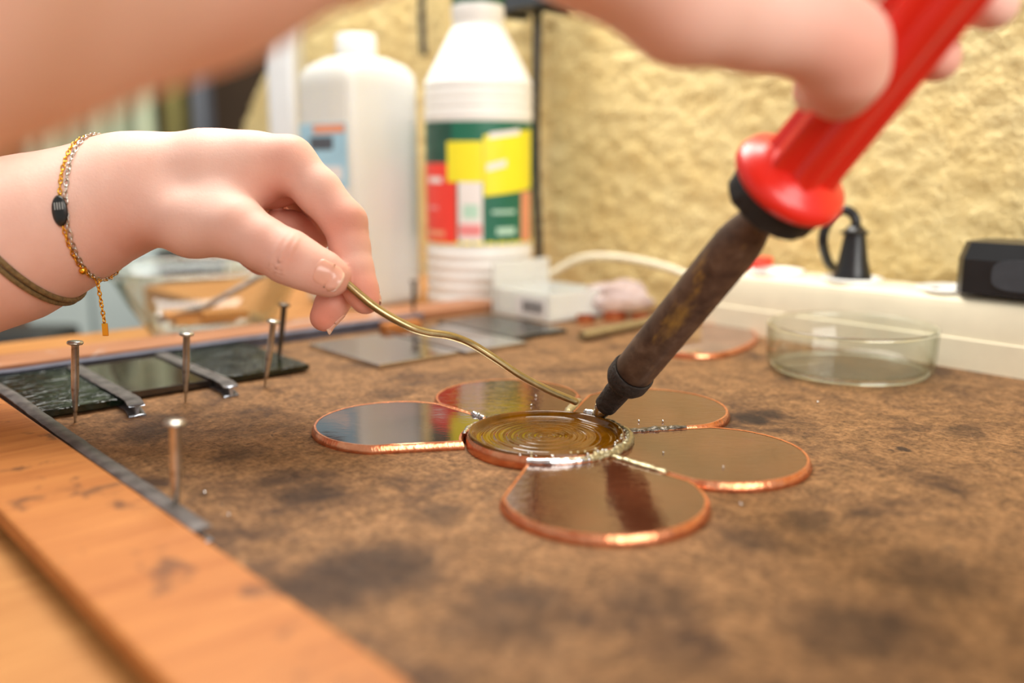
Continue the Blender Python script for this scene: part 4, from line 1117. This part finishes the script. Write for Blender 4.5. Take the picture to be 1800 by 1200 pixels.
L_FL = [((-0.08880, -0.00687, 0.07418), 0.011, 0.55), ((-0.10591, -0.00915, 0.08334), 0.008, 0.4), ((-0.07799, 0.00457, 0.06494), 0.014, 0.75), ((-0.08680, 0.01361, 0.09553), 0.014, 0.6), ((-0.09694, 0.00961, 0.05422), 0.013, 0.85), ((-0.08977, 0.01619, 0.06705), 0.013, 0.7), ((-0.11984, 0.03399, 0.10595), 0.016, 0.7), ((-0.12977, 0.02435, 0.10876), 0.010, 0.45), ((-0.11377, 0.02338, 0.12467), 0.013, 0.35), ((-0.11265, 0.05485, 0.08239), 0.03, 0.6), ((-0.13604, 0.05402, 0.07294), 0.015, 0.6), ((-0.11190, -0.01027, 0.08808), 0.02, 0.25), ((-0.18227, 0.01979, 0.08545), 0.018, 0.3)]
L_CR = [((-0.10822, -0.01002, 0.08412), DT, 0.75*mm, 0.95*mm, 9*mm), ((-0.10590, -0.01024, 0.08299), DT, 0.65*mm, 0.9*mm, 9*mm), ((-0.11103, -0.00875, 0.08539), DT, 0.5*mm, 1.0*mm, 8*mm)]
LA, LBVH = limb('left_arm', 'pale bare left forearm and hand pinching the solder wire', PERSON, L_CH, 0, 0.00085, None, L_FL, L_CR)
fingernail(PERSON, LBVH, (-0.09588, -0.00805, 0.07855), DT, np.array((0.22, -1.0, 0.42)), 0.0126, 0.0112, LA, 0.0013)
md = np.array((-0.09819, 0.01543, 0.05273)) - np.array((-0.09204, 0.01953, 0.06329))
fingernail(PERSON, LBVH, (-0.09229, 0.01822, 0.05660), md, np.array((0.75, -0.15, -0.45)), 0.0112, 0.0082, LA, 0.0018)
idr = np.array((-0.07822, 0.00870, 0.06261)) - np.array((-0.08333, 0.01364, 0.07487))
fingernail(PERSON, LBVH, (-0.07804, 0.01345, 0.06867), idr, np.array((0.55, 0.85, 0.2)), 0.0105, 0.0084, LA, 0.0018)

# rings around the arm laid on the skin
def on_skin(bvh, c, p1, p2, n, lift, a0=0, a1=2 * math.pi):
    c = Vector(c); X_ = (Vector(p1) - c).normalized(); Y_ = (Vector(p2) - c); Y_ = (Y_ - X_ * Y_.dot(X_)).normalized()
    out = []
    for i in range(n):
        t = a0 + (a1 - a0) * i / n; d = X_ * math.cos(t) + Y_ * math.sin(t)
        hit, nr, _, _ = bvh.ray_cast(c + d * 0.08, -d, 0.08)
        out.append((hit if hit is not None else c + d * 0.03) + d * lift)
    return out
# hair ties
wc = Vector((-0.23499, 0.02553, 0.08874))
for k, (dy, lab) in enumerate(((0.0, 'brown elastic hair tie on the left forearm, nearer the elbow'), (0.0032, 'brown elastic hair tie on the left forearm, nearer the hand'))):
    c = wc + Vector((dy, 0, 0.0))
    R_ = on_skin(LBVH, c, Vector((-0.21670, 0.02538, 0.06194)) + Vector((dy, 0, 0)), Vector((-0.22398, -0.00859, 0.07580)) + Vector((dy, 0, 0)), 64, 0.0006)
    th = thing('hair_tie', lab, 'hair tie', tuple(R_[0]), group='hair ties on the wrist')
    vs, fs = tube(R_, 0.00125, 10, True)
    mesh('band', local(th, vs), fs, M['hair_tie'], th)
    vs, fs = box(-0.002, 0.002, -0.0016, 0.0016, -0.0016, 0.0016, 0.0005)
    mesh('crimp', local(th, [R_[40] + v for v in vs]), fs, M['gold'], th, smooth=False)
# bracelet
th = thing('bracelet', 'gold and silver chain bracelet with a black oval charm on the left wrist', 'bracelet', (-0.20696, 0.03300, 0.10092))
bc_ = Vector((-0.20132, 0.03305, 0.10117))
def chain_links(path, step, rad, wire, mat, name, label):
    vs, fs = [], []
    tot = 0; last = Vector(path[0]); k = 0
    for i in range(1, len(path)):
        p = Vector(path[i]); seg = (p - last).length
        if seg < step: continue
        t = (p - last).normalized(); s = t.orthogonal().normalized(); w = t.cross(s)
        ax_ = (s * math.cos(k * 1.2) + w * math.sin(k * 1.2)); m = (p + last) / 2
        L_ = seg * 0.62
        ringp = [m + t * L_ * math.cos(q) + ax_ * rad * math.sin(q) for q in [2 * math.pi * z / 10 for z in range(10)]]
        v, f = tube(ringp, wire, 5, True); b = len(vs); vs += v; fs += [tuple(z + b for z in q) for q in f]
        last = p; k += 1
    o = mesh(name, local(th, vs), fs, M[mat], th); o['label'] = label
    return o
g1 = on_skin(LBVH, bc_, (-0.20326, 0.04031, 0.12787), (-0.20295, 0.00970, 0.10680), 420, 0.0007)
chain_links(g1, 0.0019, 0.0007, 0.00032, 'gold', 'gold_chain', 'fine gold chain')
g2 = on_skin(LBVH, bc_ + Vector((0.0012, 0, 0)), Vector((-0.20120, 0.04031, 0.12787)), Vector((-0.20102, 0.00970, 0.10680)), 420, 0.0007)
chain_links(g2, 0.0024, 0.0009, 0.00035, 'silver', 'silver_chain', 'silver link chain')
# charm: flat oval on the camera-facing side
q = on_skin(LBVH, bc_, (-0.20326, 0.04031, 0.12787), (-0.20295, 0.00970, 0.10680), 72, 0.0010)
tgt = Vector((-0.20101, 0.00629, 0.09981)); ci = min(range(72), key=lambda i: (q[i] - tgt).length)
cc = q[ci]; tt = (q[(ci + 2) % 72] - q[ci - 2]).normalized(); nn = (cc - bc_); nn = (nn - tt * nn.dot(tt)).normalized(); ss = tt.cross(nn)
vs, fs = lathe([(0, -0.0005), (0.0030, -0.0005), (0.0037, 0), (0.0032, 0.0006), (0, 0.0008)], 32, 1.75, 0.95)
ch = mesh('charm', local(th, [cc + tt * x + ss * y + nn * (z + 0.0004) for x, y, z in vs]), fs, M['onyx'], th); ch['label'] = 'black oval charm'
vs, fs = join(*[box(-0.0024, 0.0006, -0.0022 + i * 0.0011, -0.0017 + i * 0.0011, 0.0008, 0.0011) for i in range(4)])
mesh('charm_engraving', local(th, [cc + tt * (x - 0.001) + ss * y + nn * (z + 0.0004) for x, y, z in vs]), fs, M['silver'], ch, smooth=False)
# gold bead and hanging tail
low = Vector((-0.19702, 0.02285, 0.07508)); li = min(range(72), key=lambda i: (q[i] - low).length)
lp_ = q[li]
gb = min(range(72), key=lambda i: (q[i] - Vector((-0.19913, 0.01612, 0.08231))).length)
mesh('gold_bead', local(th, [Vector(v) + q[gb] for v in lathe([(0.0018 * math.sin(math.pi * i / 10), -0.0018 * math.cos(math.pi * i / 10)) for i in range(11)], 16)[0]]), lathe([(0.0018 * math.sin(math.pi * i / 10), -0.0018 * math.cos(math.pi * i / 10)) for i in range(11)], 16)[1], M['gold'], th)
tail = [lp_ + Vector((0.0016 * i / 100, 0, -0.0195 * i / 100)) for i in range(101)]
chain_links(tail, 0.0017, 0.00075, 0.00034, 'gold', 'tail_chain', 'hanging gold tail chain')
e = tail[-1]
vs, fs = box(-0.0013, 0.0013, -0.0005, 0.0005, -0.0058, 0.0, 0.0003)
mesh('tag', local(th, [e + v for v in vs]), fs, M['gold'], th, smooth=False)

# ---- right arm, close to the lens
R_CH = [
    ([((-0.09977, -0.28803, 0.15267), 42*mm), ((-0.09680, -0.24522, 0.16321), 38*mm), ((-0.07774, -0.21283, 0.17251), 34*mm), ((-0.04909, -0.18136, 0.18752), 30*mm), ((-0.01477, -0.15242, 0.19484), 26*mm), ((0.00491, -0.13799, 0.19049), 24*mm)], 14*mm, 14*mm),
    # hand body above the grip
    ([((0.00491, -0.13853, 0.18773), 23*mm), ((0.03210, -0.11399, 0.18293), 20*mm), ((0.07460, -0.08631, 0.19424), 14*mm)], 10*mm, 16*mm),
    ([((0.00579, -0.12747, 0.19216), 22*mm), ((0.04429, -0.08973, 0.20283), 18*mm), ((0.09210, -0.07252, 0.21265), 13*mm)], 10*mm, 16*mm),
    # thenar and thumb bent down on the grip
    ([((0.01230, -0.13776, 0.17604), 19*mm), ((0.03173, -0.12784, 0.16424), 17.5*mm), ((0.05188, -0.12044, 0.16037), 14.5*mm), ((0.06745, -0.11589, 0.15761), 12.8*mm), ((0.07807, -0.11275, 0.15284), 12.2*mm), ((0.08086, -0.10888, 0.14655), 10.8*mm), ((0.08101, -0.10468, 0.14198), 9.0*mm)], 6*mm, 10*mm),
    # fingers around the far side of the grip
    ([((0.07460, -0.08631, 0.19424), 12*mm), ((0.10523, -0.06276, 0.18438), 9.5*mm), ((0.11546, -0.06499, 0.16258), 8.6*mm), ((0.11935, -0.07880, 0.15450), 7.4*mm), ((0.11929, -0.08324, 0.15263), 6.6*mm)], 4*mm, 4*mm),
    ([((0.09210, -0.07252, 0.21265), 12*mm), ((0.12398, -0.05917, 0.20278), 9.5*mm), ((0.13088, -0.06878, 0.17969), 8.6*mm), ((0.13083, -0.08810, 0.16946), 7.8*mm), ((0.13045, -0.09264, 0.16708), 6.8*mm)], 4*mm, 4*mm),
    # index finger along the grip top, curling behind
    ([((0.06048, -0.08297, 0.18527), 11*mm), ((0.08110, -0.07090, 0.16884), 9.2*mm), ((0.08835, -0.06888, 0.15310), 8.4*mm), ((0.08232, -0.07895, 0.14327), 7.0*mm)], 4*mm, 4*mm),
]
R_FL = [((0.07898, -0.12089, 0.14766), 0.02, 0.45), ((0.07922, -0.11092, 0.13611), 0.012, 0.75), ((0.08141, -0.08619, 0.14272), 0.014, 0.6), ((0.11882, -0.08448, 0.15147), 0.012, 0.5)]
RA, RBVH = limb('right_arm', 'blurred bare right forearm and hand gripping the red handle', PERSON, R_CH, 0, 0.0016, None, R_FL, [])

fingernail(PERSON, RBVH, (0.07103, -0.10897, 0.14607), np.array((0.08101, -0.10468, 0.14198)) - np.array((0.08086, -0.10888, 0.14655)), np.array((-1.0, -0.35, -0.1)), 0.012, 0.011, RA, 0.002)
